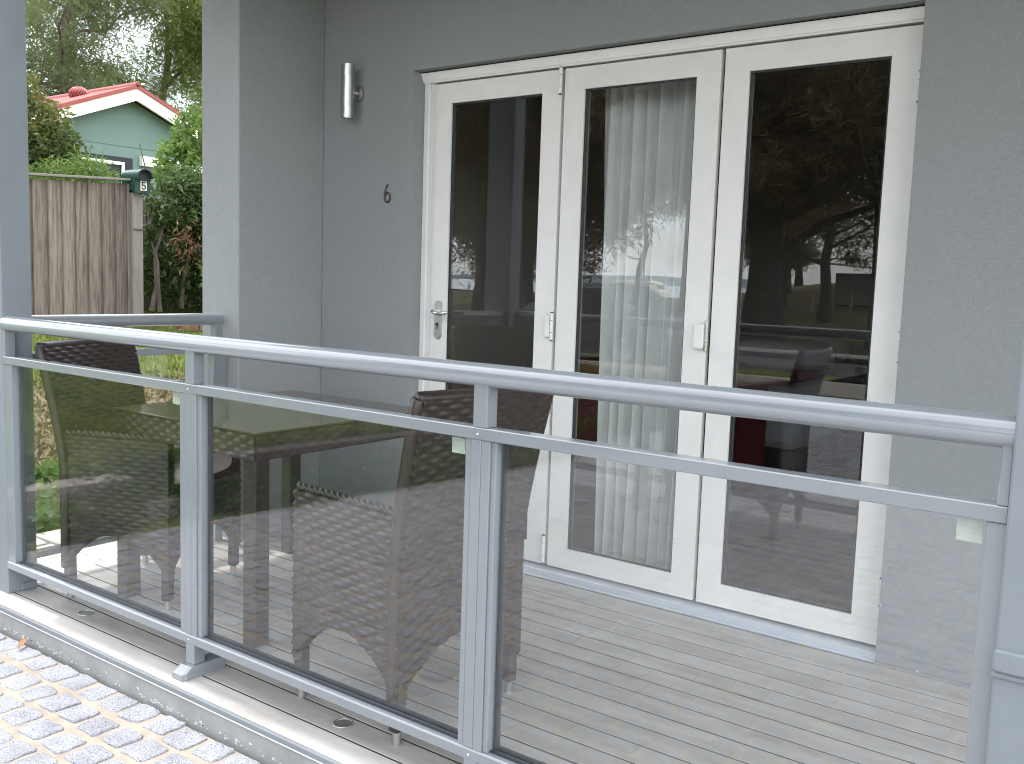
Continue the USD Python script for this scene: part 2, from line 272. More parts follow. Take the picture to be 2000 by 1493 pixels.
# ---------------------------------------------------------------- driveway of granite setts
drive = thing('driveway', 'driveway of grey granite setts in sandy joints before the porch', 'driveway', kind='structure')
yl = np.linspace(-8.7, -1.652, 40)
P = np.stack([np.stack([np.stack([edge_x(yl)+t*(6.2-edge_x(yl)), yl, np.full_like(yl, G0-0.0045)], -1) for t in np.linspace(0, 1, 30)], 0)], 0)[0]
obj('joint_bed', grid_mesh(P), M['sand'], drive)
def sett(cx, cy, w, l, rot, h, tilt):
    n = 12; t = np.array([-40, -20, 20, 40, 50, 70, 110, 130, 140, 160+0, 200, 220], float); t = np.array([-39, -20, 18, 40, 51, 72, 108, 129, 141, 162, 199, 219], float); t = np.radians(np.append(t, [231, 252, 288, 309])); n = 16
    c, s = np.cos(t), np.sin(t); k = 1/np.maximum(np.abs(c), np.abs(s))**0.96
    ring = np.stack([c*k*w/2*rng.uniform(0.92, 1.05, n), s*k*l/2*rng.uniform(0.92, 1.05, n)], 1)
    R = np.array([[math.cos(rot), -math.sin(rot)], [math.sin(rot), math.cos(rot)]]); ring = ring @ R.T
    lv = []
    for sc, z in ((1.0, -0.03), (1.0, -0.005), (0.965, -0.001), (0.88, 0.001), (0.45, 0.0015)):
        q = ring*sc; zz = z + h + tilt[0]*q[:, 0] + tilt[1]*q[:, 1] + (rng.normal(0, 0.0007, n) if z >= 0 else 0)
        lv.append(np.column_stack([q[:, 0]+cx, q[:, 1]+cy, zz]))
    v = np.vstack(lv + [[[cx, cy, h+0.0015]]]); f = []
    for a in range(4):
        for j in range(n):
            p0, p1, q0, q1 = a*n+j, a*n+(j+1) % n, (a+1)*n+j, (a+1)*n+(j+1) % n
            f += [[p0, p1, q1], [p0, q1, q0]]
    for j in range(n): f.append([4*n+j, 4*n+(j+1) % n, 5*n])
    return trimesh.Trimesh(v, f, process=False)
near, far = [], []
row = 0; y = -1.698
while y > -8.55:
    x = float(edge_x(y)) + rng.uniform(0.0, 0.08)
    while x < 6.1:
        w = rng.uniform(0.088, 0.108)
        cx, cy = x + w/2, y + rng.normal(0, 0.004) - 0.0*x
        m = sett(cx, cy, w, rng.uniform(0.084, 0.100), rng.normal(0, 0.05), G0 + rng.normal(0.0, 0.0013), rng.normal(0, 0.010, 2))
        (near if (-1.0 < cx < 1.5 and cy > -2.42 and cx < 1.35+2.0*(y+2.42)) else far).append(((cx-0.3)**2 + (cy+1.7)**2, m))
        x += w + rng.uniform(0.010, 0.024)
    y -= 0.1125; row += 1
near.sort(key=lambda t: t[0]); far += near[300:]; near = near[:300]
for _, m in near: obj('sett', m, M['granite'], drive, smooth=40)
obj('farther_setts', cat([m for _, m in far]), M['granite'], drive, smooth=40, kind='stuff')
lf = grid_mesh(np.array([[[a*0.082, b*0.0095*math.sin(math.pi*min(1, max(0, a*0.98+0.01)))**0.7, 0.004+0.012*math.sin(a*2.6)+0.004*abs(b)] for b in (-1, 0, 1)] for a in np.linspace(0, 1, 9)]))
lf.apply_transform(trimesh.transformations.rotation_matrix(2.35, [0, 0, 1])); lf.apply_translation([-0.305, -1.700, G0+0.004])
obj('fallen_leaf', lf, M['deadleaf'], smooth=True, label='curled brown fallen leaf on the pale setts beside the porch edge', cat='leaf')

# road, kerbs, path, sea
def strip(y0, y1, x0, x1, z, n=60):
    xx = np.linspace(x0, x1, n); yy = np.linspace(y1, y0, 4)
    return grid_mesh(np.stack([np.stack([xx, np.full(n, q), np.full(n, z) if np.isscalar(z) else gz(xx, np.full(n, q)) + z[0]], -1) for q in yy], 0))
obj('footpath', strip(-10.35, -8.7, -40, 40, G0-0.02), M['path'], kind='structure', label='pale footpath between the setts and the road', cat='footpath')
obj('road', strip(-17.45, -10.5, -400, 400, G0-0.13+0.0), M['asphalt'], kind='structure', label='dark asphalt road mirrored in the door glass', cat='road')
obj('kerb', cbox((-400, -10.5, -0.5), (400, -10.35, G0-0.012), 0.02), M['kerb'], kind='structure', label='concrete kerb on the near side of the road', cat='kerb')
obj('kerb', cbox((-400, -17.6, -0.5), (400, -17.45, G0-0.06), 0.02), M['kerb'], kind='structure', label='concrete kerb on the park side of the road', cat='kerb')
obj('park_path', strip(-28.6, -26.0, -60, 40, (0.03,)), M['path'], kind='structure', label='pale path across the park grass mirrored in the doors', cat='path')
obj('sand_beach', strip(-112, -90, -400, 60, (0.06,), 160), M['beach'], kind='structure', label='strip of yellow beach sand before the sea', cat='beach')
obj('sea', grid_mesh(np.array([[[-9000, -12000, -1.9], [-9000, -100, -1.9]], [[9000, -12000, -1.9], [9000, -100, -1.9]]], float)), M['sea'], kind='structure', label='blue sea to the horizon, mirrored in the middle door', cat='sea')
hx = np.linspace(-6500, -2200, 60); hh = 90*np.sin(np.linspace(0, np.pi, 60))**0.6*(0.75+0.5*meshkit.noise(np.stack([hx*0.003, hx*0, hx*0], -1), 5))
HP = np.stack([np.stack([hx, np.full(60, -7000.0 - k*600), hh*s - 2], -1) for k, s in ((0, 0.0), (0.4, 0.7), (1, 1.0), (2, 0.6), (3, 0.0))][::-1], 0)
obj('headland', grid_mesh(HP), M['headland'], smooth=True, kind='structure', label='low blue headland on the far side of the sea', cat='headland')

# ---------------------------------------------------------------- deck
deck = thing('deck', 'grey composite board porch deck with concrete edge', 'deck', kind='structure')
ybs = [-1.628] + [-1.536 + 0.0945*k for k in range(16)]
for k in range(len(ybs)-1):
    y0, y1 = ybs[k] + (0.0 if k == 0 else 0.0034), ybs[k+1] - 0.0034
    if k == len(ybs)-2: y1 = -0.077
    if y1-y0 < 0.02: continue
    obj('board', cbox((-0.78 if k > 0 else -1.2, y0, -0.024), (2.9, y1, rng.normal(0, 0.0003)), 0.0009), M['deck'], deck)
obj('joist_bed', cbox((-0.76, -1.60, -0.016), (2.88, -0.09, -0.0014)), M['gap'], deck)  # dark sheet raised nearly flush between boards, standing in for shade in the gaps

obj('edge_trim', cbox((-1.2, -1.6375, -0.019), (4.2, -1.6285, -0.0025), 0.002), M['column'], deck)
obj('trim_lip', cbox((-1.2, -1.6382, -0.0215), (4.2, -1.6342, -0.0192)), M['white'], deck)
obj('edge_beam', cbox((-1.2, -1.634, -0.30), (4.2, -1.60, -0.0185)), M['concrete'], deck)
obj('side_beam', cbox((-0.79, -1.6, -0.30), (-0.765, -0.09, -0.03)), M['concrete'], deck)
sp = []
for k in range(150):
    cx = rng.uniform(-0.6, 1.5); cx += 0.03*round(math.sin(cx*9)*2); cz = G0 + 0.002 + abs(rng.normal(0, 0.009)); r = rng.uniform(0.0012, 0.0055)
    a_ = np.linspace(0, 2*np.pi, 9, endpoint=False); rr = r*rng.uniform(0.25, 1.2, 9)
    pg = Polygon(np.stack([cx + 1.6*rr*np.cos(a_), cz + rr*np.sin(a_)], 1))
    if pg.is_valid: sp.append(extrude_xz(pg, -1.6352, -1.6338))
obj('mortar_splash', cat(sp), M['splash'], deck, kind='stuff')
for (cx, lab) in ((1.02, 'round dark deck light between two railing posts nearer the middle post'), (-0.27, 'round dark deck light beside the left chair foot')):
    t = thing('deck_light', lab, 'deck light', (cx, -1.482, 0))
    obj('ring', tube([(math.cos(a)*0.026, math.sin(a)*0.026, 0.0015) for a in np.linspace(0, 2*np.pi, 25)], 0.0022, 6, False), M['nickel'], t, smooth=True)
    obj('lens', cyl((0, 0, 0.0008), 0.0245, 0.002, 2, 24), M['lens'], t)

# ---------------------------------------------------------------- house: walls, nib, columns, soffit, doors, room
house = thing('house', 'grey rendered house with a recessed porch and white glass doors', 'house')
poly = Polygon([(-0.89, -0.3), (4.2, -0.3), (4.2, 2.62), (-0.89, 2.62)]).difference(sbox(-0.062, -0.001, 2.030, 2.102))
obj('front_wall', extrude_xz(poly, -0.072, 0.20), M['render'], house)
obj('nib_wall', cbox((-0.89, -0.558, -0.3), (-0.628, -0.0722, 2.62), 0.004), M['render'], house)
obj('wall_base_trim', cbox((2.031, -0.082, 0.0), (4.2, -0.0725, 0.012)), M['concrete'], house)
obj('soffit', cbox((-1.15, -1.66, 2.6205), (4.2, 0.2, 2.9)), M['soffit'], house)
obj('upper_wall', cbox((-0.89, -0.072, 2.9005), (4.2, 7.5, 5.6)), M['render'], house)
obj('side_wall', cbox((-0.89, 0.2005, -0.3), (-0.70, 7.5, 2.9)), M['render'], house)
c0 = obj('porch_column', cbox((-0.855, -1.56, -0.002), (-0.663, -1.449, 2.62), 0.004), M['column'], house, label='slim grey column at the left end of the railing')
obj('base_cleat', cbox((-0.6628, -1.512, 0.002), (-0.655, -1.455, 0.03), 0.002), M['column'], c0)
c1 = obj('porch_column', cbox((2.588, -1.575, -0.3), (2.80, -1.449, 2.62), 0.004), M['column'], house, label='grey column at the right edge')
obj('collar', cat([cbox((2.5865, -1.583, 0.618), (2.803, -1.4485, 0.655), 0.004), cbox((2.5855, -1.579, 0.608), (2.802, -1.4483, 0.6175), 0.002)]), M['column'], c1)
# room
obj('room_floor', cbox((-0.69, 0.2005, -0.25), (4.1, 4.6, 0.012)), M['room_floor'], house)
obj('room_ceiling', cbox((-0.69, 0.2005, 2.5), (4.1, 4.6, 2.6)), M['room'], house)
obj('room_wall', cbox((-0.69, 4.6005, 0.0), (4.1, 4.7, 2.6)), M['room'], house)
obj('room_wall', cbox((4.1005, 0.2005, 0.0), (4.2, 4.7, 2.9)), M['room'], house)
obj('room_wall', cbox((-0.695, 0.2005, 0.013), (-0.655, 4.6, 2.499)), M['room'], house)
# door frame
fr = [cbox((-0.061, -0.004, 0.001), (-0.030, 0.075, 2.062), 0.003), cbox((-0.0298, 0.006, 0.036), (-0.006, 0.075, 2.056), 0.002),
      cbox((2.022, 0.012, 0.001), (2.0295, 0.075, 2.07), 0.001)]
obj('door_jamb', cat(fr[:2]), M['white'], house)
obj('door_jamb', fr[2], M['white'], house)
hd = Polygon([(-0.030, 2.0955), (-0.024, 2.0955), (0.075, 2.0955), (0.075, 2.056), (-0.006, 2.056), (-0.010, 2.062), (-0.014, 2.064)])
obj('head_trim', extrude_yz(hd, -0.0605, 2.029), M['white'], house)
obj('head_gap', cbox((-0.061, -0.020, 2.0965), (2.0295, 0.19, 2.1015)), M['gap'], house)
obj('back_gap', cbox((-0.005, 0.055, 0.036), (2.0215, 0.066, 0.037)), M['gap'], house)
obj('threshold', cat([cbox((-0.061, -0.046, 0.0), (2.0295, 0.10, 0.027), 0.003), cbox((-0.061, -0.0715, 0.0), (2.0295, -0.0465, 0.006), 0.002)]), M['alu_sill'], house)
def knuckle(x, y, z0, z1):
    hs = (z1-z0); ms = [cyl((x, y, z0+hs*a), 0.0075, hs*b, 2, 14) for a, b in ((0.14, 0.26), (0.5, 0.42), (0.86, 0.26))]
    return cat(ms)
def leaf(x0, x1, label):
    zb, zt, s = 0.036, 2.048, 0.0925
    gx0, gx1, gz0, gz1 = x0+s, x1-s, 0.121, 1.963
    ms = []
    out = Polygon([(x0, zb), (x1, zb), (x1, zt), (x0, zt)]).difference(sbox(gx0, gz0, gx1, gz1))
    body = extrude_xz(out, 0.0, 0.040)
    lf = obj('door_leaf', body, M['white'], house, label=label)
    bd = []
    for a, b in (((gx0+0.0002, 0.009, gz0+.0002), (gx0+0.007, 0.014, gz1-.0002)), ((gx1-0.007, 0.009, gz0+.0002), (gx1-0.0002, 0.014, gz1-.0002)), ((gx0+0.0071, 0.009, gz0+.0002), (gx1-0.0071, 0.014, gz0+0.007)), ((gx0+0.0071, 0.009, gz1-0.007), (gx1-0.0071, 0.014, gz1-.0002))):
        bd.append(cbox(a, b))
    obj('glazing_seal', cat(bd), M['rubber'], lf)
    obj('glass_pane', cbox((gx0, 0.0145, gz0), (gx1, 0.0205, gz1)), M['door_glass'], lf)
    ib = [cbox((gx0+0.0002, 0.021, gz0+.0002), (gx0+0.010, 0.030, gz1-.0002)), cbox((gx1-0.010, 0.021, gz0+.0002), (gx1-.0002, 0.030, gz1-.0002))]
    obj('glazing_bead', cat(ib), M['nickel'], lf)
    return lf
L1 = leaf(0.0, 0.662, 'left door leaf with a chrome lever handle')
L2 = leaf(0.677, 1.339, 'middle door leaf before the white curtain')
L3 = leaf(1.354, 2.016, 'right door leaf')
for x in (0.6695, 1.3465, ):
    obj('leaf_gap_seal', cbox((x-0.0072, 0.022, 0.038), (x+0.0072, 0.032, 2.046)), M['rubber'], house)
obj('leaf_gap_seal', cbox((2.0162, 0.020, 0.038), (2.0218, 0.032, 2.046)), M['rubber'], house)
for z0, z1 in ((1.952, 2.053), (0.975, 1.085), (0.045, 0.16)): obj('hinge', knuckle(0.661, -0.008, z0, z1), M['white'], L1, smooth=40); obj('hinge_pin', cyl((0.661, -0.008, (z0+z1)/2), 0.0062, (z1-z0)*1.06, 2, 12), M['rubber'], L1)
for z0, z1 in ((1.812, 1.904), (0.99, 1.085), (0.178, 0.268)): obj('hinge', knuckle(2.016, -0.008, z0, z1), M['white'], L3, smooth=40); obj('hinge_pin', cyl((2.016, -0.008, (z0+z1)/2), 0.0062, (z1-z0)*1.06, 2, 12), M['rubber'], L3)
obj('hinge', knuckle(1.341, -0.009, 0.978, 1.09), M['chrome'], L2, smooth=40)
obj('pull_handle', cat([cbox((1.296, -0.022, 0.985), (1.334, -0.016, 1.075), 0.003), cbox((1.325, -0.016, 0.99), (1.334, 0.0, 1.07), 0.002)]), M['white'], L2)
obj('pull_handle', cat([cbox((0.628, -0.014, 0.985), (0.652, -0.009, 1.075), 0.002), cbox((0.645, -0.009, 0.99), (0.652, 0.0, 1.07), 0.002)]), M['white'], L1)
# lever handle on leaf 1
def stadium(cx, cz, r, h, y0, y1):
    a = np.linspace(0, np.pi, 14); top = [(cx+r*math.cos(t), cz+h/2-r+r*math.sin(t)) for t in a]; bot = [(cx-r*math.cos(t), cz-h/2+r-r*math.sin(t)) for t in a]
    return extrude_xz(Polygon(top+bot), y0, y1)
obj('handle_plate', cat([stadium(0.049, 1.0255, 0.0205, 0.172, -0.006, 0.0), stadium(0.049, 1.0255, 0.018, 0.166, -0.009, -0.006)]), M['nickel'], L1)
lv = [(0.049, -0.009, 1.062), (0.049, -0.034, 1.062), (0.046, -0.046, 1.062), (0.034, -0.050, 1.060), (0.010, -0.050, 1.056), (-0.020, -0.047, 1.059), (-0.045, -0.042, 1.063)]
lv = [(0.098 - p[0], p[1], p[2]) for p in lv]
lvr = [(0.049, -0.009, 1.064), (0.049, -0.030, 1.064), (0.047, -0.043, 1.064), (0.036, -0.050, 1.061), (0.016, -0.052, 1.056), (-0.004, -0.050, 1.055), (-0.022, -0.046, 1.059), (-0.030, -0.040, 1.062)]
obj('lever_handle', tube([(0.098-p[0]+0.0, p[1], p[2]) for p in lvr], [0.010, 0.010, 0.010, 0.0095, 0.009, 0.009, 0.008, 0.006], 12), M['chrome'], L1, smooth=50)
obj('keyhole', cat([cyl((0.049, -0.0105, 1.006), 0.0075, 0.004, 1, 16), cbox((0.0465, -0.012, 0.985), (0.0515, -0.009, 1.004), 0.001)]), M['ink'], L1)

# curtain, bed
n, mz = 220, 24
u = np.linspace(0, 1, n); zc = np.linspace(0.055, 2.06, mz)
def curtain(x0, x1, amp, k, seed, pinch=0.0):
    rs = np.random.default_rng(seed); ph = np.cumsum(rs.uniform(0.5, 1.5, n)); ph = ph/ph[-1]*k*2*np.pi
    A = amp*(0.7+0.6*meshkit.noise(np.stack([u*7, u*0, u*0], -1), seed))
    P = np.zeros((n, mz, 3))
    for j, z in enumerate(zc):
        t = (z-0.05)/2.0; xx = x0 + (x1-x0)*u + pinch*(1-t)*(0.5-u)*0.2
        P[:, j] = np.stack([xx + 0.006*np.sin(ph*0.5+z*2), 0.20 + A*(0.55+0.45*(1-t))*np.sin(ph + 0.35*np.sin(z*1.7+u*5)), np.full(n, z)], -1)
    front = grid_mesh(P); B = P.copy(); B[..., 1] += 0.004; back = grid_mesh(B); back.invert()
    return cat([front, back])
t = thing('curtain', 'long white pleated curtain hanging behind the middle door', 'curtain')
obj('cloth', curtain(0.745, 1.20, 0.055, 8, 4, 0.3), M['curtain'], t, smooth=True)
obj('curtain_rail', cbox((-0.3, 0.17, 2.07), (2.3, 0.23, 2.09), 0.004), M['white'], t)
bed = thing('bed', 'bed with a maroon cover and white linen seen through the right door', 'bed')
obj('bed_base', cbox((-0.55, 2.0, 0.02), (1.0, 3.9, 0.30), 0.01), M['bedbase'], bed)
obj('mattress', cbox((-0.57, 1.98, 0.305), (1.02, 3.92, 0.66), 0.05), M['linen'], bed, smooth=40)
cv = cat([cbox((-0.58, 1.95, 0.06), (0.83, 1.975, 0.70), 0.01), cbox((-0.58, 1.95, 0.665), (0.90, 3.0, 0.71), 0.02)])
obj('bed_cover', cv, M['maroon'], bed)
for i, (px, py, rz) in enumerate(((0.05, 3.0, 0.1), (0.62, 2.75, -0.2), (0.55, 3.3, 0.15))):
    s = trimesh.creation.icosphere(3, 1.0); v = s.vertices; v = np.sign(v)*np.abs(v)**0.6*[0.31, 0.21, 0.10]; s.vertices = v
    s.apply_transform(trimesh.transformations.rotation_matrix(rz, [0, 0, 1])); s.apply_translation([px, py, 0.80])
    obj('pillow', s, M['linen'], bed, smooth=True)

# wall lamp, house number
lamp = thing('wall_lamp', 'brushed aluminium cylinder wall lamp left of the doors', 'wall lamp', (-0.396, -0.072, 2.03))
obj('lamp_body', cat([cyl((0, -0.072, 0.0), 0.0295, 0.136, 2, 32), cyl((0, -0.072, 0.0925), 0.0295, 0.046, 2, 32), cyl((0, -0.072, -0.0925), 0.0295, 0.046, 2, 32), cyl((0, -0.072, 0), 0.0285, 0.224, 2, 32)]), M['alu'], lamp, smooth=40)
for z in (0.1165, -0.1165): obj('lamp_rim', cyl((0, -0.072, z), 0.0265, 0.004, 2, 32), M['nickel'], lamp, smooth=40)
obj('mounting_plate', cat([cyl((0.0, -0.010, 0.0), 0.036, 0.020, 1, 32), cyl((0, -0.022, 0), 0.033, 0.006, 1, 32), cyl((0, -0.035, 0), 0.012, 0.030, 1, 16)]), M['alu'], lamp, smooth=40)
six = [(0.0 + 0.0165*math.sin(a)*1.0, -0.0185 + 0.0205*math.cos(a)) for a in np.linspace(-2.1+math.pi/2*0, 2*math.pi-2.1, 26)]
stem = [(-0.0158, -0.010), (-0.0150, 0.002), (-0.0115, 0.016), (-0.006, 0.028), (0.0015, 0.039)]
loop = [(-0.0165*math.cos(a), -0.0185+0.0205*math.sin(a)) for a in np.linspace(0, 2*math.pi, 25)]
six_t = thing('house_number', 'dark metal figure 6 on the grey wall beside the doors', 'house number', (-0.205, -0.076, 1.58))
obj('figure_six', cat([tube([(x, 0, z) for x, z in loop], 0.0042, 8), tube([(x, 0, z) for x, z in [(-0.0165, -0.0185)] + stem], 0.0042, 8)]), M['number'], six_t, smooth=50)

# ---------------------------------------------------------------- balustrade
YF, YB = -1.560, -1.520
def sloped_rail(x0, x1, z0, z1, dz):
    return extrude_yz(Polygon([(YF, z0), (YB, z0), (YB, z1+dz), (YF+0.004, z1+0.001), (YF, z1-0.003)]), x0, x1)
bal = thing('balustrade', 'long grey metal porch railing with three glass panels, across the front', 'railing')
hr = tube([(x, -1.542, 0.998) for x in np.linspace(-0.662, 2.5875, 40)], 0.0268, 32)
obj('handrail', hr, M['rail'], bal, smooth=40)
xr0, xr1 = -0.6625, 2.5875
obj('mid_rail', cbox((xr0, YF, 0.853), (xr1, YB, 0.8805), 0.002), M['rail'], bal)
obj('bottom_rail', sloped_rail(xr0, xr1, 0.099, 0.1245, 0.004), M['rail'], bal)
def post(xa, xb, ca, cb, foot=True, full=True):
    ps = [cbox((xa, YF+0.0006, 0.8807), (xb, YB-0.0006, 0.985), 0.002)]
    if full: ps.append(cbox((xa, YF+0.0006, 0.036), (xb, YB-0.0006, 0.0988), 0.002))
    p = obj('post', ps[0], M['rail'], bal)
    if full: obj('post_stub', ps[1], M['rail'], p)
    # lower mullion: flanking channels with a groove between
    xm0, xm1 = (xa-0.003, xb+0.011) if full else (xa, xb)
    if full:
        obj('glazing_channel', cat([cbox((ca, YF+0.003, 0.126), (xm0-0.0012, YB, 0.8528), 0.0015), cbox((xm0, YF+0.001, 0.126), (xm1-0.026, YB, 0.8528), 0.0015), cbox((xm1-0.0255, YF+0.0015, 0.126), (xm1, YB, 0.8528), 0.0015), cbox((xm1+0.0003, YF+0.006, 0.126), (cb, YB, 0.8528), 0.0015)]), M['rail'], p)
        for z in (0.866, 0.111): obj('screw', cyl(((xa+xb)/2-0.004, YF-0.0006, z), 0.0024, 0.003, 1, 10), M['screw'], p)
    else:
        obj('glazing_channel', cbox((ca, YF+0.003, 0.126), (cb, YB, 0.8528), 0.0015), M['rail'], p)
    if foot:
        cx = (xa+xb)/2 - 0.0
        o = [(-0.026, 0.07), (-0.026, -0.035), (-0.016, -0.055), (0.016, -0.055), (0.026, -0.035), (0.026, 0.07)]
        bot = np.array([(cx+x, -1.54+y, 0.0005) for x, y in [(-0.030, 0.085), (-0.030, -0.050), (-0.022, -0.064), (0.022, -0.064), (0.030, -0.050), (0.030, 0.085)]])
        mid = bot + [0, 0, 0.022]; mid[2:4, 2] -= 0.004
        top = np.array([(cx+x, -1.54+y, 0.036) for x, y in [(-0.026, 0.082), (-0.026, -0.028), (-0.020, -0.034), (0.020, -0.034), (0.026, -0.028), (0.026, 0.082)]])
        obj('foot_plate', trimesh.convex.convex_hull(np.vstack([bot, mid, top])), M['rail'], p)
post(-0.6624, -0.645, -0.6624, -0.606, False, False)
post(0.424, 0.464, 0.395, 0.493)
post(1.5005, 1.5405, 1.480, 1.5655)
post(2.570, 2.5874, 2.556, 2.5874, False, False)
panes = ((-0.606, 0.395, 0.343), (0.493, 1.480, 1.4385), (1.5655, 2.556, 2.529))
for x0, x1, tx in panes:
    g = obj('glass_pane', cbox((x0+0.001, -1.537, 0.127), (x1-0.001, -1.531, 0.8525)), M['rail_glass'], bal)
    obj('gasket', cat([cbox((x0+0.0005, -1.5302, 0.129), (x0+0.013, YB-0.0005, 0.852)), cbox((x0+0.0135, -1.5302, 0.1292), (x1-0.0015, YB-0.0005, 0.138)), cbox((x0+0.002, -1.545, 0.127), (x1-0.002, -1.5375, 0.1305))]), M['rubber'], g)
    sk = []
    for k in range(16):
        sx, sz, r = rng.uniform(x0+0.03, x1-0.05), rng.uniform(0.15, 0.80)**1.3, rng.uniform(0.0005, 0.0012)
        sk.append(cyl((sx, -1.5373, max(sz, 0.15)), r, 0.0008, 1, 6))
    obj('paint_speck', cat(sk), M['tagm'], g, kind='stuff')
    obj('paper_tag', cbox((tx-0.020, -1.5306, 0.808), (tx+0.020, -1.5298, 0.845)), M['tagm'], g)
side = thing('balustrade', 'short grey metal railing along the left side of the porch', 'railing')
obj('handrail', tube([(-0.716, y, 0.998) for y in np.linspace(-1.4485, -0.585, 12)], 0.0262, 28), M['rail'], side, smooth=40)
obj('mid_rail', cbox((-0.736, -1.4485, 0.853), (-0.696, -0.5585, 0.8805), 0.002), M['rail'], side)
obj('bottom_rail', cbox((-0.736, -1.4485, 0.099), (-0.696, -0.5585, 0.125), 0.002), M['rail'], side)
sp_ = obj('post', cat([cbox((-0.735, -0.628, 0.8807), (-0.697, -0.588, 0.985), 0.002), cbox((-0.738, -0.640, 0.1255), (-0.694, -0.574, 0.8527), 0.002), cbox((-0.735, -0.628, 0.0), (-0.697, -0.588, 0.0988), 0.002)]), M['rail'], side)
sg = obj('glass_pane', cbox((-0.721, -1.4475, 0.1255), (-0.715, -0.641, 0.8525)), M['rail_glass'], side)
obj('gasket', cbox((-0.7145, -1.4475, 0.1255), (-0.697, -1.436, 0.8525)), M['rubber'], sg)

# ---------------------------------------------------------------- wicker furniture
CW, CH = 0.034, 0.0155
def weave(fn, ulen, vlen, depth=0.005, res=0.0048, vmin=None, phase=0):
    """relief of flat strands woven over uprights; fn(u, v) -> point, normal (metres along the panel)"""
    nu, nv = max(8, int(ulen/res)), max(8, int(vlen/res))
    U, T = np.meshgrid(np.linspace(0, ulen, nu), np.linspace(0, 1, nv), indexing='ij')
    v0 = np.zeros_like(U) if vmin is None else vmin(U)
    V = v0 + (vlen - v0)*T
    rowi = np.floor(V/CH); fr_ = V/CH - rowi
    along = np.cos(2*np.pi*(U/CW/2.0 + 0.5*(rowi % 2)) + phase)
    h = depth*(0.5+0.5*along)*np.sqrt(np.clip(1-(2*fr_-1)**2*0.95, 0, 1)) + 0.3*depth*np.sin(np.pi*fr_)
    p, nrm = fn(U, V)
    return grid_mesh(p + nrm*h[..., None])
def flat(o, du, dv):
    o, du, dv = map(lambda a: np.asarray(a, float), (o, du, dv)); nn = np.cross(du, dv); nn /= np.linalg.norm(nn)
    return lambda U, V: (o + U[..., None]*du + V[..., None]*dv, np.broadcast_to(nn, U.shape + (3,)))
def make_chair(name, label, loc, rz):
    """faces local +x; width along y; near-right rear foot near (0,0)"""
    t = thing(name, label, 'chair', loc, rz, 'wicker chairs at the porch table')
    W, D, ZA, ZT, ZS = 0.48, 0.44, 0.61, 0.918, 0.44
    lean = 0.085
    arch = lambda ln: (lambda U: 0.105 + 0.15*np.sin(np.pi*np.clip(U/ln, 0, 1))**0.75)
    sh = lambda f, l: f
    # side panels (outer faces look to -y and +y), arms
    for s, yy in ((-1, 0.0), (1, W)):
        if s < 0: outer = weave(flat((0, yy, 0), (1, 0, 0), (0, 0, 1)), D, ZA, vmin=arch(D)); inner = weave(flat((D, yy+0.03, 0), (-1, 0, 0), (0, 0, 1)), D, ZA, vmin=arch(D))
        else: outer = weave(flat((D, yy, 0), (-1, 0, 0), (0, 0, 1)), D, ZA, vmin=arch(D)); inner = weave(flat((0, yy-0.03, 0), (1, 0, 0), (0, 0, 1)), D, ZA, vmin=arch(D))
        obj('side_panel', cat([outer, inner]), M['wicker'], t, smooth=True)
        yc = yy + (0.015 if s < 0 else -0.015)
        pts = [(x, yc, ZA + 0.001*math.sin(x*200)) for x in np.linspace(-0.005, D, 40)]
        br = []
        for ph in (0, math.pi):
            br.append(tube([(x, yc + 0.007*math.cos(x*2*math.pi/0.05+ph), ZA + 0.005 + 0.005*math.sin(x*2*math.pi/0.05+ph)) for x in np.linspace(0, D, 60)], 0.0085, 6))
        obj('arm_braid', cat(br), M['wicker'], t, smooth=True)
    obj('front_panel', weave(flat((D, 0, 0), (0, 1, 0), (0, 0, 1)), W, ZS-0.02, vmin=arch(W)), M['wicker'], t, smooth=True)
    obj('seat', cat([weave(flat((0.02, 0.03, ZS-0.02), (1, 0, 0), (0, 1, 0)), D-0.02, W-0.06), cbox((0.02, 0.03, ZS-0.05), (D-0.005, W-0.03, ZS-0.022))]), M['wicker'], t, smooth=40)
    # back: outer from floor to top, leaning away above the seat, flaring with height
    def back(off, sgn):
        def fn(U, V):
            k = np.clip((V-0.48)/(ZT-0.48), 0, 1); x = -lean*k**1.3 + off - 0.02*np.sin(np.pi*U/W)*k
            flare = 1 + 0.06*k; yv = W/2 + (U-W/2)*flare*sgn*-1
            nn = np.stack([np.full_like(x, -1.0*sgn), np.zeros_like(x), np.full_like(x, -0.18*sgn)], -1); nn /= np.linalg.norm(nn, axis=-1, keepdims=True)
            return np.stack([x, yv, V], -1), nn
        return fn
    outer = weave(back(0.0, 1), W, ZT, vmin=arch(W)); inner = weave(back(0.032, -1), W, ZT, vmin=lambda U: np.full_like(U, ZS-0.03))
    rim = []
    for yy in np.linspace(0, 1, 2): pass
    top = tube([(-lean+0.016-0.02*math.sin(math.pi*a), W/2+(a-0.5)*W*1.06, ZT) for a in np.linspace(0, 1, 20)], 0.019, 8)
    e = []
    for a in (0, 1):
        e.append(tube([(-lean*np.clip((z-0.48)/(ZT-0.48), 0, 1)**1.3+0.016, W/2+(a-0.5)*W*(1+0.06*np.clip((z-0.48)/(ZT-0.48), 0, 1)), z) for z in np.linspace(0.12, ZT, 24)], 0.018, 8))
    obj('backrest', cat([outer, inner, top] + e), M['wicker'], t, smooth=True)
    for (x, y) in ((0.018, 0.018), (0.018, W-0.018), (D-0.018, 0.018), (D-0.018, W-0.018)):
        lg = obj('leg', cbox((x-0.017, y-0.017, 0.036), (x+0.017, y+0.017, 0.16), 0.004), M['wicker'], t)
        obj('metal_foot', cyl((x, y, 0.018), 0.0125, 0.036, 2, 14), M['alu'], lg, smooth=40)
    return t
ca = math.atan2(0.38, 0.93)
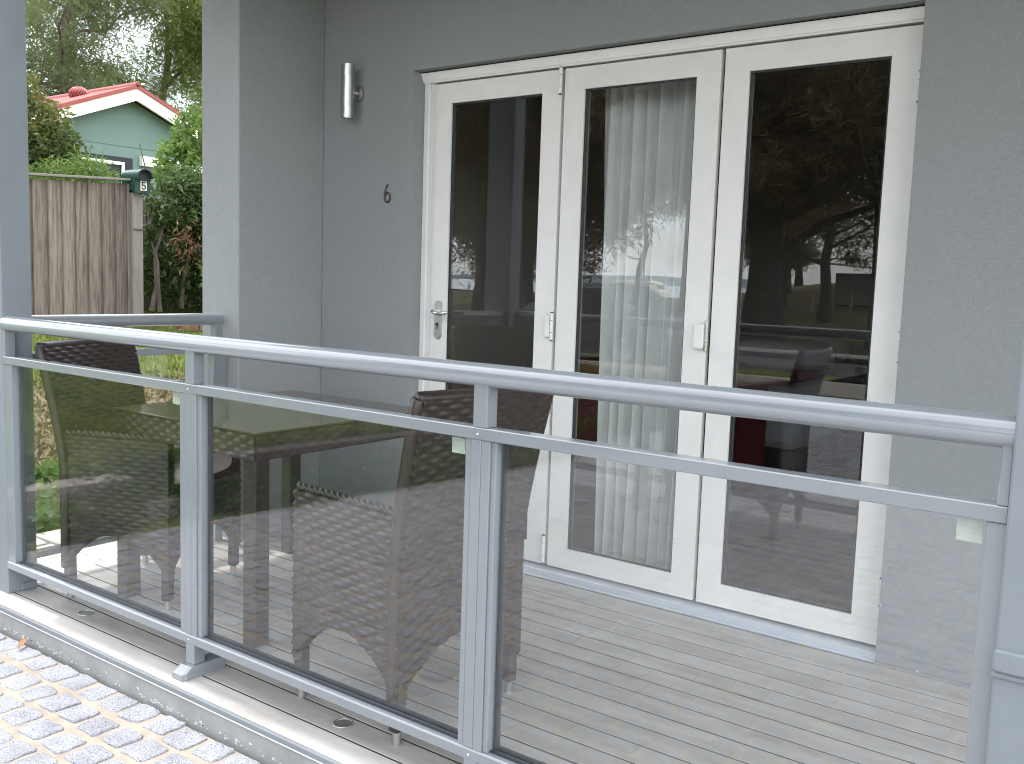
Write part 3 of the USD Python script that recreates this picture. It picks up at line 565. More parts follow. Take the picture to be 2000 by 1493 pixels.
chA = make_chair('wicker_chair', 'dark brown wicker chair with pale cushion beside the left porch column', (-0.475, -1.452, 0), ca)
chB = UsdGeom.Xform.Define(stage, numbered('/World/wicker_chair'))
chB.AddTranslateOp().Set(Gf.Vec3d(1.262, -1.012, 0)); chB.AddRotateZOp().Set(180 + 7.0 - 11.5)
chB.GetPrim().GetReferences().AddInternalReference(chA.GetPath()); chB.GetPrim().SetInstanceable(True)
tag(chB.GetPrim(), 'dark brown wicker chair with its back towards the middle door, beside the middle railing post', 'chair', 'wicker chairs at the porch table')
s = trimesh.creation.icosphere(4, 1.0); v = s.vertices; s.vertices = np.sign(v)*np.abs(v)**np.array([0.35, 0.35, 0.7])*[0.215, 0.205, 0.052]
a = trimesh.transformations.rotation_matrix(ca, [0, 0, 1]); s.apply_translation([0.245, 0.24, 0.483]); s.apply_transform(a); s.apply_translation([-0.475, -1.452, 0])
obj('seat_cushion', s, M['cushion'], smooth=True, label='pale pink seat cushion on the left wicker chair', cat='cushion')
tab = thing('patio_table', 'dark wicker table with a dark glass top between the two chairs', 'table')
TX0, TX1, TY0, TY1, TZ = -0.37, 0.43, -1.31, -0.47, 0.705
obj('table_top', cbox((TX0, TY0, TZ-0.008), (TX1, TY1, TZ), 0.002), M['tabletop'], tab)
for o, du, ln in (((TX0, TY0, 0), (1, 0, 0), TX1-TX0), ((TX1, TY0, 0), (0, 1, 0), TY1-TY0), ((TX1, TY1, 0), (-1, 0, 0), TX1-TX0), ((TX0, TY1, 0), (0, -1, 0), TY1-TY0)):
    obj('apron', weave(lambda U, V, o=o, du=du: flat((o[0], o[1], 0.615), du, (0, 0, 1))(U, V), ln, TZ-0.0085-0.615), M['wicker'], tab, smooth=True)
obj('table_frame', cbox((TX0+0.004, TY0+0.004, 0.62), (TX1-0.004, TY1-0.004, TZ-0.0085)), M['wicker'], tab)
for x in (TX0+0.035, TX1-0.035):
    for y in (TY0+0.035, TY1-0.035):
        obj('leg', cbox((x-0.031, y-0.031, 0.0), (x+0.031, y+0.031, 0.619), 0.005), M['wicker'], tab)

# ---------------------------------------------------------------- yard to the left: flagstones, fence, mailbox, plants
fl = thing('flagstone_paving', 'pale flagstones laid beside the left end of the deck', 'paving', kind='structure')
yy = -1.75
while yy < 0.2:
    xx = -1.62; h = rng.uniform(0.16, 0.24)
    while xx < -0.84:
        w = min(rng.uniform(0.2, 0.36), -0.80-xx)
        if w > 0.1:
            q = np.array([(xx+0.012, yy+0.012), (xx+w-0.012, yy+0.012), (xx+w-0.012, yy+h-0.012), (xx+0.012, yy+h-0.012)]) + rng.normal(0, 0.012, (4, 2))
            pts = [(*p, -0.12) for p in q] + [(*p, -0.068) for p in q] + [(*((p-q.mean(0))*0.92+q.mean(0)), -0.060 + rng.normal(0, .002)) for p in q]
            obj('flagstone', trimesh.convex.convex_hull(np.array(pts)), M['flag'], fl)
        xx += w
    yy += h
FX = -6.8
fence = thing('paling_fence', 'weathered grey timber paling fence in the neighbouring yard', 'fence')
yf = 0.2; k = 0
while yf < 2.74:
    w = 0.148 + rng.uniform(-0.014, 0.014)
    zb, zt = float(gz(FX, yf)) - 0.05, 2.08 + 0.052*(yf-1.65) - 0.02
    b = cbox((0, 0, zb), (0.016, w+0.022, zt), 0.003)
    ang = 0.17 + rng.uniform(-0.02, 0.02); b.apply_transform(trimesh.transformations.rotation_matrix(ang, [0, 0, 1])); b.apply_translation([FX, yf, 0])
    obj('paling', b, M['paling'], fence); yf += w; k += 1
cp = cbox((-0.03, 0.15, 2.003), (0.055, 2.74, 2.028), 0.004); T = np.eye(4); T[2, 1] = 0.052
cp.apply_transform(T); cp.apply_translation([FX, 0, 0.0])
obj('capping', cp, M['timber'], fence)
obj('gate_post', cbox((FX-0.05, 2.745, 0.55), (FX+0.07, 2.875, 2.06), 0.008), M['timber'], fence)
obj('post_bracket', cbox((FX+0.0705, 2.755, 1.62), (FX+0.078, 2.89, 1.635), 0.002), M['bark'], fence)
mb = thing('letterbox', 'dark green letterbox with number 5 on the fence post', 'letterbox', (FX+0.02, 2.84, 2.06))
ar = np.linspace(0, np.pi, 14)
prof = Polygon([(0.095, -0.04), (0.095, 0.12)] + [(0.095*math.cos(a), 0.12+0.095*math.sin(a)) for a in ar[1:-1]] + [(-0.095, 0.12), (-0.095, -0.04)])
obj('box_body', extrude_yz(prof, -0.15, 0.10), M['mailbox'], mb, smooth=40)
ring = prof.difference(Polygon([(0.083, 0.115)] + [(0.083*math.cos(a), 0.118+0.083*math.sin(a)) for a in ar] + [(-0.083, 0.115)]))
obj('box_hood', extrude_yz(Polygon([(0.1, 0.12)] + [(0.1*math.cos(a), 0.12+0.1*math.sin(a)) for a in ar[1:-1]] + [(-0.1, 0.12), (-0.088, 0.12)] + [(-0.088*math.cos(a), 0.12+0.088*math.sin(a)) for a in ar[1:-1]] + [(0.088, 0.12)]), -0.16, 0.155), M['mailbox'], mb, smooth=40)
obj('mail_slot', cbox((0.1005, -0.075, 0.118), (0.104, 0.075, 0.185), 0.001), M['ink'], mb)
obj('slot_flap', cbox((0.1005, -0.085, 0.100), (0.135, 0.085, 0.112), 0.002), M['mailbox'], mb)
pl = obj('number_plate', cbox((0.1005, -0.030, -0.012), (0.104, 0.048, 0.092)), M['plate'], mb)
five = meshkit.text_mesh('5', 0.078, 0.002, True); b = five.bounds.mean(0); five.apply_translation(-b)
vv = five.vertices.copy(); five.vertices = np.stack([0.1055 + vv[:, 2], 0.009 + vv[:, 0], 0.04 + vv[:, 1]], 1)
obj('figure_five', five, M['ink'], pl)

def shrub(name, label, blobs, n, L, W, mat, stem=None, extra=None, seed=1, droop=0.1, catn='shrub', group=None):
    rs = np.random.default_rng(seed); t = thing(name, label, catn, group=group)
    pos = []
    tot = sum(b[3]*b[4]*b[5] for b in blobs)
    for (cx, cy, cz, rx, ry, rz_) in blobs:
        m = int(n*rx*ry*rz_/tot); d = rs.normal(size=(m, 3)); d /= np.linalg.norm(d, axis=1, keepdims=True)
        lump = 0.72 + 0.55*meshkit.noise(d*2.6+cx*3.1, seed) * 1.0
        r = (rs.uniform(0.25, 1, m)**0.45)*lump
        pos.append(np.array([cx, cy, cz]) + d*r[:, None]*[rx, ry, rz_])
    pos = np.vstack(pos)
    obj('foliage', leaves(pos, L, W, droop, rs), mat, t)
    if stem:
        ms = []
        for (a, b, r) in stem:
            a, b = np.array(a, float), np.array(b, float)
            ms.append(tube([a, a+(b-a)*0.35+rs.normal(0, 0.03, 3), a+(b-a)*0.7+rs.normal(0, 0.04, 3), b], [r, r*0.85, r*0.6, r*0.3], 7))
        obj('stem', cat(ms), M['bark'], t, smooth=True)
    if extra:
        blb, m, mm = extra; d = rs.normal(size=(m, 3))*blb[3:]; obj('dead_leaves', leaves(np.array(blb[:3]) + d, L*1.1, W*0.6, 0.6, rs), mm, t)
    return t
shrub('orange_tipped_shrub', 'tall rounded shrub with orange leaf tips behind the fence', [(-8.7, 1.55, 2.55, 0.75, 0.75, 0.95), (-8.6, 2.35, 2.75, 0.7, 0.62, 0.62), (-8.9, 1.0, 2.9, 0.7, 0.7, 0.75), (-8.6, 2.75, 2.45, 0.55, 0.5, 0.55), (-8.7, 1.9, 1.9, 0.7, 0.8, 0.6)], 30000, 0.085, 0.04, M['leaf_orange'],
      [((-8.7, 1.7, 0.9), (-8.7, 1.6, 2.6), 0.07), ((-8.7, 1.7, 1.4), (-8.6, 2.3, 2.6), 0.05), ((-8.7, 1.9, 0.9), (-8.6, 2.0, 2.3), 0.06)], seed=11)
shrub('feathery_shrub', 'low feathery light green shrub just over the fence top', [(-7.5, 2.35, 2.05, 0.32, 0.45, 0.33), (-7.6, 2.75, 2.15, 0.3, 0.3, 0.35), (-7.5, 1.75, 2.0, 0.3, 0.35, 0.25)], 3800, 0.10, 0.018, M['leaf_light'], [((-7.5, 2.4, 0.9), (-7.5, 2.4, 2.0), 0.03)], seed=12, droop=-0.1)
shrub('creeper_hedge', 'dense leafy creeper hedge right of the letterbox with hanging dead leaves', [(-6.95, 3.45, 1.95, 0.34, 0.36, 0.40), (-6.9, 3.9, 1.9, 0.36, 0.5, 0.5), (-7.0, 3.35, 1.55, 0.25, 0.25, 0.35), (-6.95, 4.3, 1.7, 0.35, 0.5, 0.6), (-6.95, 3.65, 2.25, 0.22, 0.3, 0.2), (-7.1, 3.5, 1.15, 0.25, 0.5, 0.4), (-7.1, 4.2, 1.1, 0.3, 0.6, 0.45)], 12500, 0.085, 0.036, M['leaf_hedge'],
      [((-6.85, 3.05, 0.72), (-6.9, 3.25, 1.7), 0.035), ((-6.8, 3.12, 0.72), (-6.85, 3.05, 1.5), 0.028), ((-6.95, 3.5, 0.75), (-6.9, 3.6, 1.7), 0.03)], extra=((-6.62, 3.38, 1.52, 0.05, 0.14, 0.13), 130, M['leaf_dead']), seed=13)
shrub('broadleaf_plant', 'bright broad leaved plant at the foot of the creeper hedge', [(-6.45, 3.75, 1.12, 0.22, 0.32, 0.2), (-6.4, 4.1, 1.15, 0.22, 0.3, 0.22)], 420, 0.14, 0.075, M['leaf_light'], [((-6.5, 3.75, 0.75), (-6.45, 3.9, 1.15), 0.012)], seed=14)
shrub('light_green_shrub', 'airy light green shrub in front of the green house', [(-9.2, 5.0, 2.75, 0.35, 0.28, 0.34), (-9.2, 5.3, 3.1, 0.4, 0.32, 0.42), (-9.2, 4.85, 2.5, 0.25, 0.22, 0.2)], 1900, 0.12, 0.045, M['leaf_light'],
      [((-9.2, 4.9, 0.9), (-9.2, 5.0, 3.1), 0.03), ((-9.2, 4.8, 1.5), (-9.2, 4.4, 2.9), 0.018)], seed=15)
be = thing('brick_edging', 'row of red bricks edging the garden bed by the hedge', 'edging')
for k in range(12):
    for j in range(2):
        y0 = 2.95 + 0.235*k + 0.11*j; z0 = float(gz(-6.2, y0)) - 0.03 + 0.08*j
        obj('brick', cbox((-6.26+rng.normal(0, .006), y0, z0), (-6.15+rng.normal(0, .006), y0+0.222, z0+0.072), 0.005), M['brick'], be)
bf = thing('paling_fence', 'dark shaded boards behind the creeper hedge', 'fence')
for k in range(18):
    obj('paling', cbox((-7.46, 2.95+0.142*k, 0.6), (-7.444, 2.95+0.142*k+0.137, 2.02+0.02*(k % 2)), 0.003), M['paling'], bf)
# garden bed beside the driveway (mirrored in the railing glass)
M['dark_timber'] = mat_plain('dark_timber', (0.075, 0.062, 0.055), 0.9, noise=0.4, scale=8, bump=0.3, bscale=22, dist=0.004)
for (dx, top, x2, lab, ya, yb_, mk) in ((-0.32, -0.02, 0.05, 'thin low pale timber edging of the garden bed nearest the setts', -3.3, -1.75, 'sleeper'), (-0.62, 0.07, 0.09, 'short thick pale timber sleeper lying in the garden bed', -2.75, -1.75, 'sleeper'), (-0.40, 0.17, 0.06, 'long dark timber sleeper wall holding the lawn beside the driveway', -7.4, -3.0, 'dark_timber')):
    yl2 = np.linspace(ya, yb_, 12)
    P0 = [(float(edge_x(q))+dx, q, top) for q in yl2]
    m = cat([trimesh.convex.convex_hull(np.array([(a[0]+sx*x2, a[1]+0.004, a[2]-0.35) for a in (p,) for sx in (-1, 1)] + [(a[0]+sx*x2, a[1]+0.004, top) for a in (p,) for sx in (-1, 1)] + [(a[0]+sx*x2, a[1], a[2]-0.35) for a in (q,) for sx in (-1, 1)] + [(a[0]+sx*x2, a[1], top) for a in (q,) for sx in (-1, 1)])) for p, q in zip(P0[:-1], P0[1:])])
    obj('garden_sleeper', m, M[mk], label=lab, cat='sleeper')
rs = np.random.default_rng(21); N = 2600
gy = rs.uniform(-7.0, -2.0, N); gx = edge_x(gy) - rs.uniform(0.02, 1.1, N); keep = meshkit.noise(np.stack([gx*2.2, gy*2.2, 0*gx], -1), 9) > 0.42; gx, gy = gx[keep], gy[keep]
cpos = np.repeat(np.stack([gx, gy, gz(gx, gy)], 1), 7, 0) + rs.normal(0, 0.05, (len(gx)*7, 3))*[1, 1, 0.8] + [0, 0, 0.06]
obj('ground_cover', leaves(cpos, 0.09, 0.03, -0.2, rs), M['leaf_cover'], kind='stuff', label='low leafy ground cover in the garden bed beside the driveway', cat='ground cover')
N = 260; gx = rs.uniform(-2.35, -1.62, N); gy = rs.uniform(-1.9, 0.4, N)
cpos = np.repeat(np.stack([gx, gy, gz(gx, gy)], 1), 9, 0) + rs.normal(0, 0.04, (N*9, 3)) + [0, 0, 0.05]
obj('ground_cover', leaves(cpos, 0.07, 0.03, -0.2, rs), M['leaf_light'], kind='stuff', label='bright low ground cover beyond the pale flagstones', cat='ground cover')
def blades(n, x0, x1, y0, y1, h, w, mask, seed):
    rs = np.random.default_rng(seed); x, y = rs.uniform(x0, x1, n), rs.uniform(y0, y1, n); k = mask(x, y, rs); x, y = x[k], y[k]; n = len(x)
    z = gz(x, y) - 0.03; a = rs.uniform(0, 2*np.pi, n); hh = h*rs.uniform(0.5, 1.4, n); ww = w*rs.uniform(0.6, 1.3, n)
    l = rs.normal(0, 0.45, (n, 2))*hh[:, None]
    p0 = np.stack([x - np.cos(a)*ww/2, y - np.sin(a)*ww/2, z], 1); p1 = np.stack([x + np.cos(a)*ww/2, y + np.sin(a)*ww/2, z], 1); p2 = np.stack([x + l[:, 0], y + l[:, 1], z + hh + 0.03], 1)
    v = np.stack([p0, p1, p2], 1).reshape(-1, 3); return trimesh.Trimesh(v, np.arange(3*n).reshape(-1, 3), process=False)
litter_band = lambda x, y, rs: np.clip(1 - np.abs(x+3.4)/1.15, 0, 1)*(y > -2.4)
g1 = blades(70000, -9.5, -1.7, -2.2, 5.0, 0.032, 0.010, lambda x, y, rs: rs.uniform(size=len(x)) > 0.93*np.minimum(1, 1.8*litter_band(x, y, rs)), 31)
g2 = blades(50000, -8.0, -1.9, -9.0, -2.0, 0.05, 0.014, lambda x, y, rs: x < edge_x(y) - 1.35, 32)
obj('grass', cat([g1, g2]), M['blade'], kind='stuff', label='yellow green lawn grass on the slope left of the porch', cat='grass')
N = 16000; lx, ly = rs.uniform(-5.2, -2.1, N), rs.uniform(-2.2, 3.5, N); k = rs.uniform(size=N) < 1.6*np.clip(1-np.abs(lx+3.4)/1.2, 0, 1); lx, ly = lx[k], ly[k]
N2 = 900; fx, fy = FX + 0.05 + np.abs(rs.normal(0, 0.28, N2)), rs.uniform(0.5, 4.2, N2); lx, ly = np.append(lx, fx), np.append(ly, fy)
obj('leaf_litter', leaves(np.stack([lx, ly, gz(lx, ly) + rs.uniform(-0.01, 0.02, len(lx))], 1), 0.055, 0.026, 0.0, rs), M['litter'], kind='stuff', label='brown leaf litter on the bare slope below the fence', cat='leaf litter')

# ---------------------------------------------------------------- neighbouring house
HX = -15.3
nh = thing('neighbour_house', 'green gabled cottage with red roof and white barge boards behind the fence', 'house')
PK, sl = 8.02, 0.40
def zr(y, pk): return pk - sl*np.abs(y-PK)
obj('gable_wall', extrude_yz(Polygon([(4.2, 0.3), (12.3, 0.3), (12.3, zr(12.3, 4.625)), (PK, 4.625), (4.2, zr(4.2, 4.625))]), HX-9, HX), M['greenwall'], nh)
obj('wall_bead', cbox((HX+0.0005, 4.2, 3.655), (HX+0.012, 12.3, 3.672)), M['greenwall'], nh)
for sgn in (-1, 1):
    ye = PK + sgn*4.6
    a, b = (PK, ye) if sgn > 0 else (ye, PK)
    obj('barge_board', extrude_yz(Polygon([(PK, 4.79), (ye, zr(ye, 4.79)), (ye, zr(ye, 4.79)-0.235), (PK, 4.79-0.235)]), HX+0.30, HX+0.33), M['cream'], nh)
    obj('roof_sheet', extrude_yz(Polygon([(PK, 4.865), (ye+sgn*.06, zr(ye+sgn*.06, 4.865)), (ye+sgn*.06, zr(ye+sgn*.06, 4.865)-0.077), (PK, 4.865-0.077)]), HX-9.2, HX+0.36), M['redroof'], nh)
    obj('eave_lining', extrude_yz(Polygon([(PK, 4.685), (ye, zr(ye, 4.685)), (ye, zr(ye, 4.685)-0.02), (PK, 4.665)]), HX+0.003, HX+0.299), M['cream'], nh)
obj('ridge_cap', tube([(HX-9.2, PK, 4.87), (HX+0.37, PK, 4.87)], 0.05, 10), M['redroof'], nh, smooth=True)
vn = obj('roof_ventilator', cyl((HX-1.2, 7.66, 4.42), 0.13, 0.5, 2, 20), M['redroof'], nh, smooth=40)
fins = []
for k in range(22):
    a0 = k*2*math.pi/22
    fins.append(tube([(HX-1.2 + 0.19*math.sin(th)*math.cos(a0+th*0.5), 7.66 + 0.19*math.sin(th)*math.sin(a0+th*0.5), 4.74 - 0.14*math.cos(th)) for th in np.linspace(0.2, math.pi-0.15, 8)], 0.022, 5))
obj('vent_fins', cat(fins), M['redroof'], vn, smooth=True)
wd = obj('window', cbox((HX+0.0005, 7.0, 2.2), (HX+0.02, 8.1, 3.43)), M['darkglass'], nh)
obj('window_frame', cat([cbox((HX+0.0205, 7.0, 3.27), (HX+0.06, 7.9, 3.33)), cbox((HX+0.0205, 7.84, 2.2), (HX+0.06, 7.9, 3.269))]), M['cream'], wd)
obj('door_head_board', cbox((HX+0.0005, 8.26, 3.30), (HX+0.12, 11.0, 3.50), 0.01), M['cream'], nh)
obj('garage_door', cbox((HX+0.0005, 8.3, 1.0), (HX+0.04, 11.0, 3.299)), M['shade'], nh)

# ---------------------------------------------------------------- trees
def tree(name, label, x, y, h, tr, spread, zlo, nclump, nleaf, L, W, mat, bark, seed, droop=0.4, clump=0.6, lean=(0, 0), limbs=9, group=None, catn='tree', zfun=None, extra_limb=None):
    rs = np.random.default_rng(seed); z0 = float(gz(x, y)) - 0.15
    t = thing(name, label, catn, group=group)
    base = np.array([x, y, z0]); topz = h*0.9
    path = [base + np.array([lean[0]*s*h + rs.normal(0, 0.10)*s*2, lean[1]*s*h + rs.normal(0, 0.10)*s*2, topz*s]) for s in np.linspace(0, 1, 9)]
    rad = [tr*(1.35 if i == 0 else (1-i/8)*0.9+0.12) for i in range(9)]
    ms = [tube(path, rad, 9)]; centers = []; path = np.array(path)
    for i in range(limbs):
        s = rs.uniform(zlo/h*0.8, 0.92); k = s*8; j = min(7, int(k)); p0 = path[j] + (path[j+1]-path[j])*(k-j)
        az = i*2.4 + rs.uniform(-0.5, 0.5); ln = spread*rs.uniform(0.6, 1.05)*(1.05-0.45*s)
        d = np.array([math.cos(az), math.sin(az), rs.uniform(0.05, 0.7)]); r0 = max(0.02, tr*0.42*(1.05-s))
        pts = [p0 + d*ln*q + np.array([0, 0, 0.25*ln*q*q*rs.uniform(-0.5, 1)]) + rs.normal(0, 0.05*ln, 3)*q for q in np.linspace(0, 1, 6)]
        ms.append(tube(pts, np.linspace(r0, 0.015, 6), 6))
        for m in range(5):
            q = rs.uniform(0.35, 1.0); kk = q*5; jj = min(4, int(kk)); b0 = pts[jj] + (pts[jj+1]-pts[jj])*(kk-jj)
            e = b0 + rs.normal(0, 1, 3)*[0.22*ln, 0.22*ln, 0.14*ln] + [0, 0, 0.1*ln]
            ms.append(tube([b0, (b0+e)/2 + rs.normal(0, 0.05*ln, 3), e], [r0*0.35+0.008, r0*0.2+0.006, 0.006], 5)); centers += [e, (b0+e)/2]
    if extra_limb:
        for pts, r in extra_limb:
            pts = np.array(pts, float); ms.append(tube(pts, np.linspace(r, r*0.35, len(pts)), 8)); centers += list(pts[-3:])
    obj('trunk', cat(ms), bark, t, smooth=True)
    c = np.array(centers); c = c[rs.integers(0, len(c), nclump)] + rs.normal(0, clump*0.55, (nclump, 3))
    c[:, 2] = np.maximum(c[:, 2], z0 + zlo + rs.uniform(0, 0.5, nclump))
    pos = np.repeat(c, nleaf, 0); cr = np.repeat(clump*rs.uniform(0.5, 1.1, nclump), nleaf)[:, None]
    pos = pos + rs.normal(0, 0.5, pos.shape)*cr*[1, 1, 0.65]
    obj('crown', leaves(pos, L, W, droop, rs), mat, t)
    return t
tree('casuarina_tree', 'tall feathery dark green tree rising behind the left half of the green house', -25.5, 12.4, 15, 0.22, 4.6, 4.5, 480, 78, 0.32, 0.03, M['leaf_casuarina'], M['bark'], 41, 0.55, 0.8, limbs=15)
tree('casuarina_tree', 'broad yellow green tree directly behind the roof peak of the green house', -27.0, 16.6, 13, 0.22, 5.2, 2.5, 660, 84, 0.28, 0.035, M['leaf_bright'], M['bark'], 42, 0.4, 0.85, limbs=16)
tree('casuarina_tree', 'pale distant tree in the gap left of the roof ventilator', -44, 17, 17, 0.35, 7.0, 4.0, 420, 90, 0.5, 0.05, M['leaf_casuarina'], M['bark'], 43, 0.5, 1.0, limbs=14)
tree('casuarina_tree', 'dark tree behind the right end of the red roof', -31, 23.5, 14, 0.35, 5.0, 2.0, 600, 100, 0.32, 0.04, M['leaf_bright'], M['bark'], 44, 0.45, 0.9, limbs=14)
# the park across the road, mirrored in the doors
PG = None
tree('park_pine', 'huge dark trunked pine mirrored in the right door', -7.15, -22.0, 15, 0.52, 6.0, 4.0, 420, 95, 0.34, 0.05, M['leaf_park'], M['bark_dark'], 51, 0.3, 0.9, limbs=18, catn='tree',
     extra_limb=[(((-7.0, -22, 1.9), (-6.3, -21.9, 2.5), (-5.6, -21.8, 2.95), (-4.8, -21.7, 3.2), (-3.6, -21.5, 3.6)), 0.16), (((-7.2, -22, 2.6), (-8.4, -22.3, 3.4), (-9.6, -22.5, 4.2)), 0.15)])
tree('park_pine', 'dark leaning pine mirrored at the right edge of the right door', -3.6, -21.0, 14, 0.36, 5.5, 3.7, 380, 95, 0.34, 0.05, M['leaf_park'], M['bark_dark'], 52, 0.3, 0.9, limbs=16, lean=(-0.05, 0.0))
tree('park_pine', 'dark dense pine mirrored in the left door, near the handle side', -18.5, -24, 14, 0.40, 5.6, 1.4, 520, 95, 0.36, 0.055, M['leaf_park'], M['bark_dark'], 53, 0.3, 0.95, limbs=18)
tree('park_pine', 'dark pine behind the parked car mirrored in the left door', -14.6, -20.5, 13, 0.34, 4.6, 1.9, 420, 95, 0.34, 0.05, M['leaf_park'], M['bark_dark'], 54, 0.3, 0.9, limbs=16)
tree('park_gum', 'slender forked gum mirrored over the curtain against the sea', -15.0, -29, 9, 0.15, 2.9, 4.0, 90, 50, 0.25, 0.05, M['leaf_park'], M['bark_dark'], 55, 0.3, 0.6, limbs=8, lean=(0.05, 0))
tree('park_gum', 'small gum on the right side of the mirrored sea view', -11.6, -33, 8, 0.14, 2.8, 3.4, 110, 50, 0.25, 0.05, M['leaf_park'], M['bark_dark'], 56, 0.3, 0.6, limbs=9)
tree('park_pine', 'far dark pine on the mirrored hill beside the shed', -17.0, -50, 11, 0.3, 4.0, 1.6, 240, 80, 0.4, 0.07, M['leaf_park'], M['bark_dark'], 57, 0.3, 0.9, limbs=12)
tree('park_pine', 'tall pine mirrored at the top of the right door', -9.5, -15.8-6.5, 17, 0.3, 6.0, 5.5, 380, 90, 0.36, 0.055, M['leaf_park'], M['bark_dark'], 58, 0.35, 1.0, limbs=15)

for k, (px, py, hh, zl, nc) in enumerate(((-14.6, -43, 12, 2.0, 230), (-10.4, -37, 12, 2.6, 230), (-9.0, -56, 13, 1.5, 230), (-20.5, -62, 13, 1.5, 230), (-27.5, -37, 13, 2.2, 260), (-23.0, -33, 12, 2.6, 240), (-33, -44, 13, 1.8, 240))):
    tree('park_pine', ('dark pine on the mirrored hill, right of the huge trunk', 'dark pine before the mirrored shed', 'far pine behind the mirrored shed roof', 'far pine on the mirrored hill, left of the huge trunk', 'pine far behind the parked car, mirrored beside the door handle', 'pine far behind the parked car, mirrored beside the column reflection', 'most distant pine mirrored at the left edge of the left door')[k],
         px, py, hh, 0.26, 4.2, zl, nc, 80, 0.36, 0.06, M['leaf_park'], M['bark_dark'], 60+k, 0.3, 0.95, limbs=13)
# ---------------------------------------------------------------- cars, shed, pole, bollards across the road
def vehicle(name, label, loc, rz, Ln, Wd, H, hood, glassm, body, van=False):
    t = thing(name, label, 'car' if not van else 'van', loc, rz)
    def loft(prof, half, shrink, zref, z1):
        p = np.array(prof, float); n = len(p); V = []
        for s, k in ((-1, 1.0), (-0.96, 1), (0.96, 1), (1, 1.0)):
            q = p.copy(); inset = 0.06 if abs(s) == 1 else 0.0
            c = p.mean(0); q = c + (p-c)*(1-inset*0.6)
            wz = half*(1 - shrink*np.clip((q[:, 1]-zref)/(z1-zref), 0, 1))
            V.append(np.column_stack([q[:, 0], np.sign(s)*wz*(1 if abs(s) == 1 else 0.95), q[:, 1]]))
        V = [V[0], V[1], V[2], V[3]]; v = np.vstack(V); f = []
        order = [0, 1, 2, 3]
        for a in range(3):
            for j in range(n):
                f += [[a*n+j, a*n+(j+1) % n, (a+1)*n+(j+1) % n], [a*n+j, (a+1)*n+(j+1) % n, (a+1)*n+j]]
        import mapbox_earcut as ec
        return v, f, n
    def solid(prof, half, shrink, zref, z1):
        m = trimesh.creation.extrude_polygon(Polygon(prof), 2.0, engine='earcut'); v = m.vertices
        s = v[:, 2]-1; wz = half*(1 - shrink*np.clip((v[:, 1]-zref)/(z1-zref), 0, 1))
        m.vertices = np.stack([v[:, 0], s*wz, v[:, 1]], 1); m.fix_normals(); return m
    hl = Ln/2; w = Wd/2
    if van: low = [(-hl, 0.3), (hl, 0.3), (hl, 0.75), (hl-0.35, 0.95), (hl-0.9, H-0.12), (hl-1.3, H), (-hl+0.1, H), (-hl, H-0.15)]
    else: low = [(-hl, 0.35), (-hl+0.1, 0.22), (hl-0.15, 0.22), (hl, 0.40), (hl-0.04, 0.62), (hl-0.5, 0.78), (hl-hood, 0.90), (-hl+0.75, 0.95), (-hl+0.05, 0.88), (-hl, 0.6)]
    b = obj('body', solid(low, w, 0.12 if van else 0.06, 0.7, H if van else 1.0), body, t)
    if not van:
        cab = [(hl-hood-0.05, 0.895), (hl-hood-0.75, H-0.03), (hl-hood-1.1, H), (-hl+1.25, H), (-hl+0.55, 0.94)]
        obj('cabin', solid(cab, w*0.93, 0.22, 0.9, H), body, t)
        gl = [(hl-hood-0.35, 0.93), (hl-hood-0.82, H-0.09), (-hl+1.35, H-0.09), (-hl+0.95, 0.95)]
        m = solid(gl, w*0.93+0.012, 0.22, 0.9, H); obj('side_windows', m, glassm, t)
        ws = trimesh.convex.convex_hull(np.array([(hl-hood+0.0, s*w*0.80, 0.93) for s in (-1, 1)] + [(hl-hood-0.68, s*w*0.68, H-0.06) for s in (-1, 1)] + [(hl-hood-0.1, s*w*0.80, 0.90) for s in (-1, 1)] + [(hl-hood-0.76, s*w*0.68, H-0.07) for s in (-1, 1)]))
        obj('windscreen', ws, glassm, t)
    else:
        obj('side_windows', solid([(hl-0.75, 1.0), (hl-1.0, H-0.22), (-hl+0.3, H-0.22), (-hl+0.3, 1.0)], w*0.985, 0.1, 0.7, H), glassm, t)
        obj('windscreen', trimesh.convex.convex_hull(np.array([(hl-0.36, s*w*0.8, 0.99) for s in (-1, 1)] + [(hl-0.86, s*w*0.75, H-0.18) for s in (-1, 1)] + [(hl-0.5, s*w*0.8, 0.99) for s in (-1, 1)] + [(hl-1.0, s*w*0.75, H-0.18) for s in (-1, 1)])), glassm, t)
    for s in (-1, 1):
        obj('headlight', cbox((hl-0.22, s*(w-0.30)-0.16, 0.58), (hl+0.005, s*(w-0.30)+0.16+0.12*s*0, 0.72), 0.03), M['headlight'], t)
        for x in (hl-0.85, -hl+0.8):
            tw = obj('wheel', cyl((x, s*(w-0.09), 0.31), 0.31, 0.2, 1, 24), M['tyre'], t, smooth=40)
            obj('wheel_rim', cyl((x, s*(w+0.013), 0.31), 0.19, 0.01, 1, 20), M['alu'], tw)
    return t
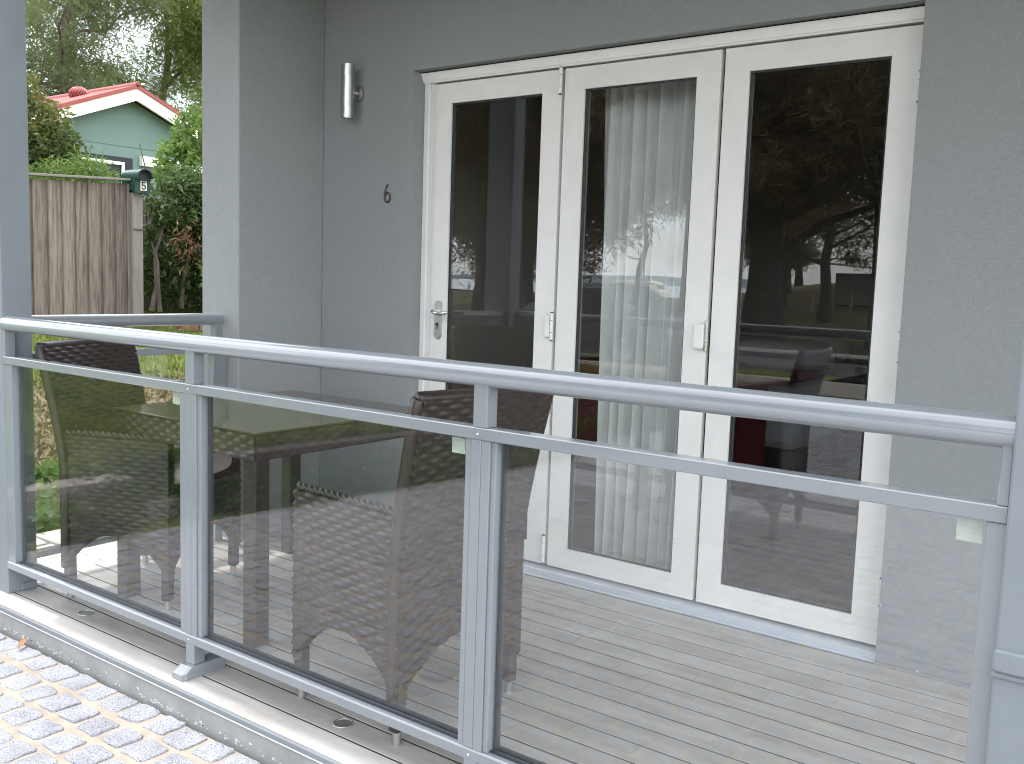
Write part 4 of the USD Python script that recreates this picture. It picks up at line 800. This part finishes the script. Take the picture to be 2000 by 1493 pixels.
vehicle('parked_car', 'dark parked hatchback mirrored in the left door', (-6.35, -11.6, G0-0.13), math.pi, 4.1, 1.75, 1.42, 1.05, M['darkglass'], M['car'])
vehicle('parked_van', 'pale cream van parked by the beach, mirrored over the curtain', (-40.5, -76, float(gz(-40.5, -76))), 0, 5.2, 1.9, 1.75, 0.6, M['darkglass'], M['vanp'], True)
sh = thing('park_shed', 'grey shed with a sloping roof on the mirrored hill', 'shed', (-11.3, -46, float(gz(-11.3, -46))-0.1))
obj('shed_wall', cbox((-1.1, -1.5, 0), (3.2, 1.5, 1.55)), M['shedm'], sh)
rf = trimesh.convex.convex_hull(np.array([(-2.0, s*2, z) for s in (-1, 1) for z in (2.0, 2.1)] + [(3.6, s*2, z) for s in (-1, 1) for z in (1.55, 1.65)]))
obj('shed_roof', rf, M['shed_roof'], sh)
lp = thing('light_pole', 'thin light pole before the mirrored sea', 'light pole', (-31.6, -60, float(gz(-31.6, -60))))
obj('pole', tube([(0, 0, 0), (0, 0, 3.4)], [0.09, 0.06], 8), M['bark_dark'], lp); obj('lamp_head', cbox((-1.0, -0.06, 3.25), (-0.06, 0.06, 3.36), 0.02), M['shade'], lp)
bp = None
for k, (bx, by) in enumerate(((-14.2, -41.2), (-12.6, -41.9), (-11.9, -42.2), (-11.0, -42.6))):
    zb = float(gz(bx, by)); lab = 'short timber bollard on the mirrored park grass, ' + ('first', 'second', 'third', 'last')[k] + ' of four counting from the big trunk'
    if bp is None:
        bp = thing('bollard', lab, 'bollard', (bx, by, zb), group='bollards on the park grass')
        obj('bollard_post', cyl((0, 0, 0.3), 0.07, 0.75, 2, 12), M['timber'], bp, smooth=40); obj('bollard_cap', cyl((0, 0, 0.71), 0.085, 0.09, 2, 12), M['orange'], bp, smooth=40)
    else:
        c = UsdGeom.Xform.Define(stage, numbered('/World/bollard')); c.AddTranslateOp().Set(Gf.Vec3d(bx, by, zb)); c.AddRotateZOp().Set(0.0)
        c.GetPrim().GetReferences().AddInternalReference(bp.GetPath()); c.GetPrim().SetInstanceable(True)
        tag(c.GetPrim(), lab, 'bollard', 'bollards on the park grass')
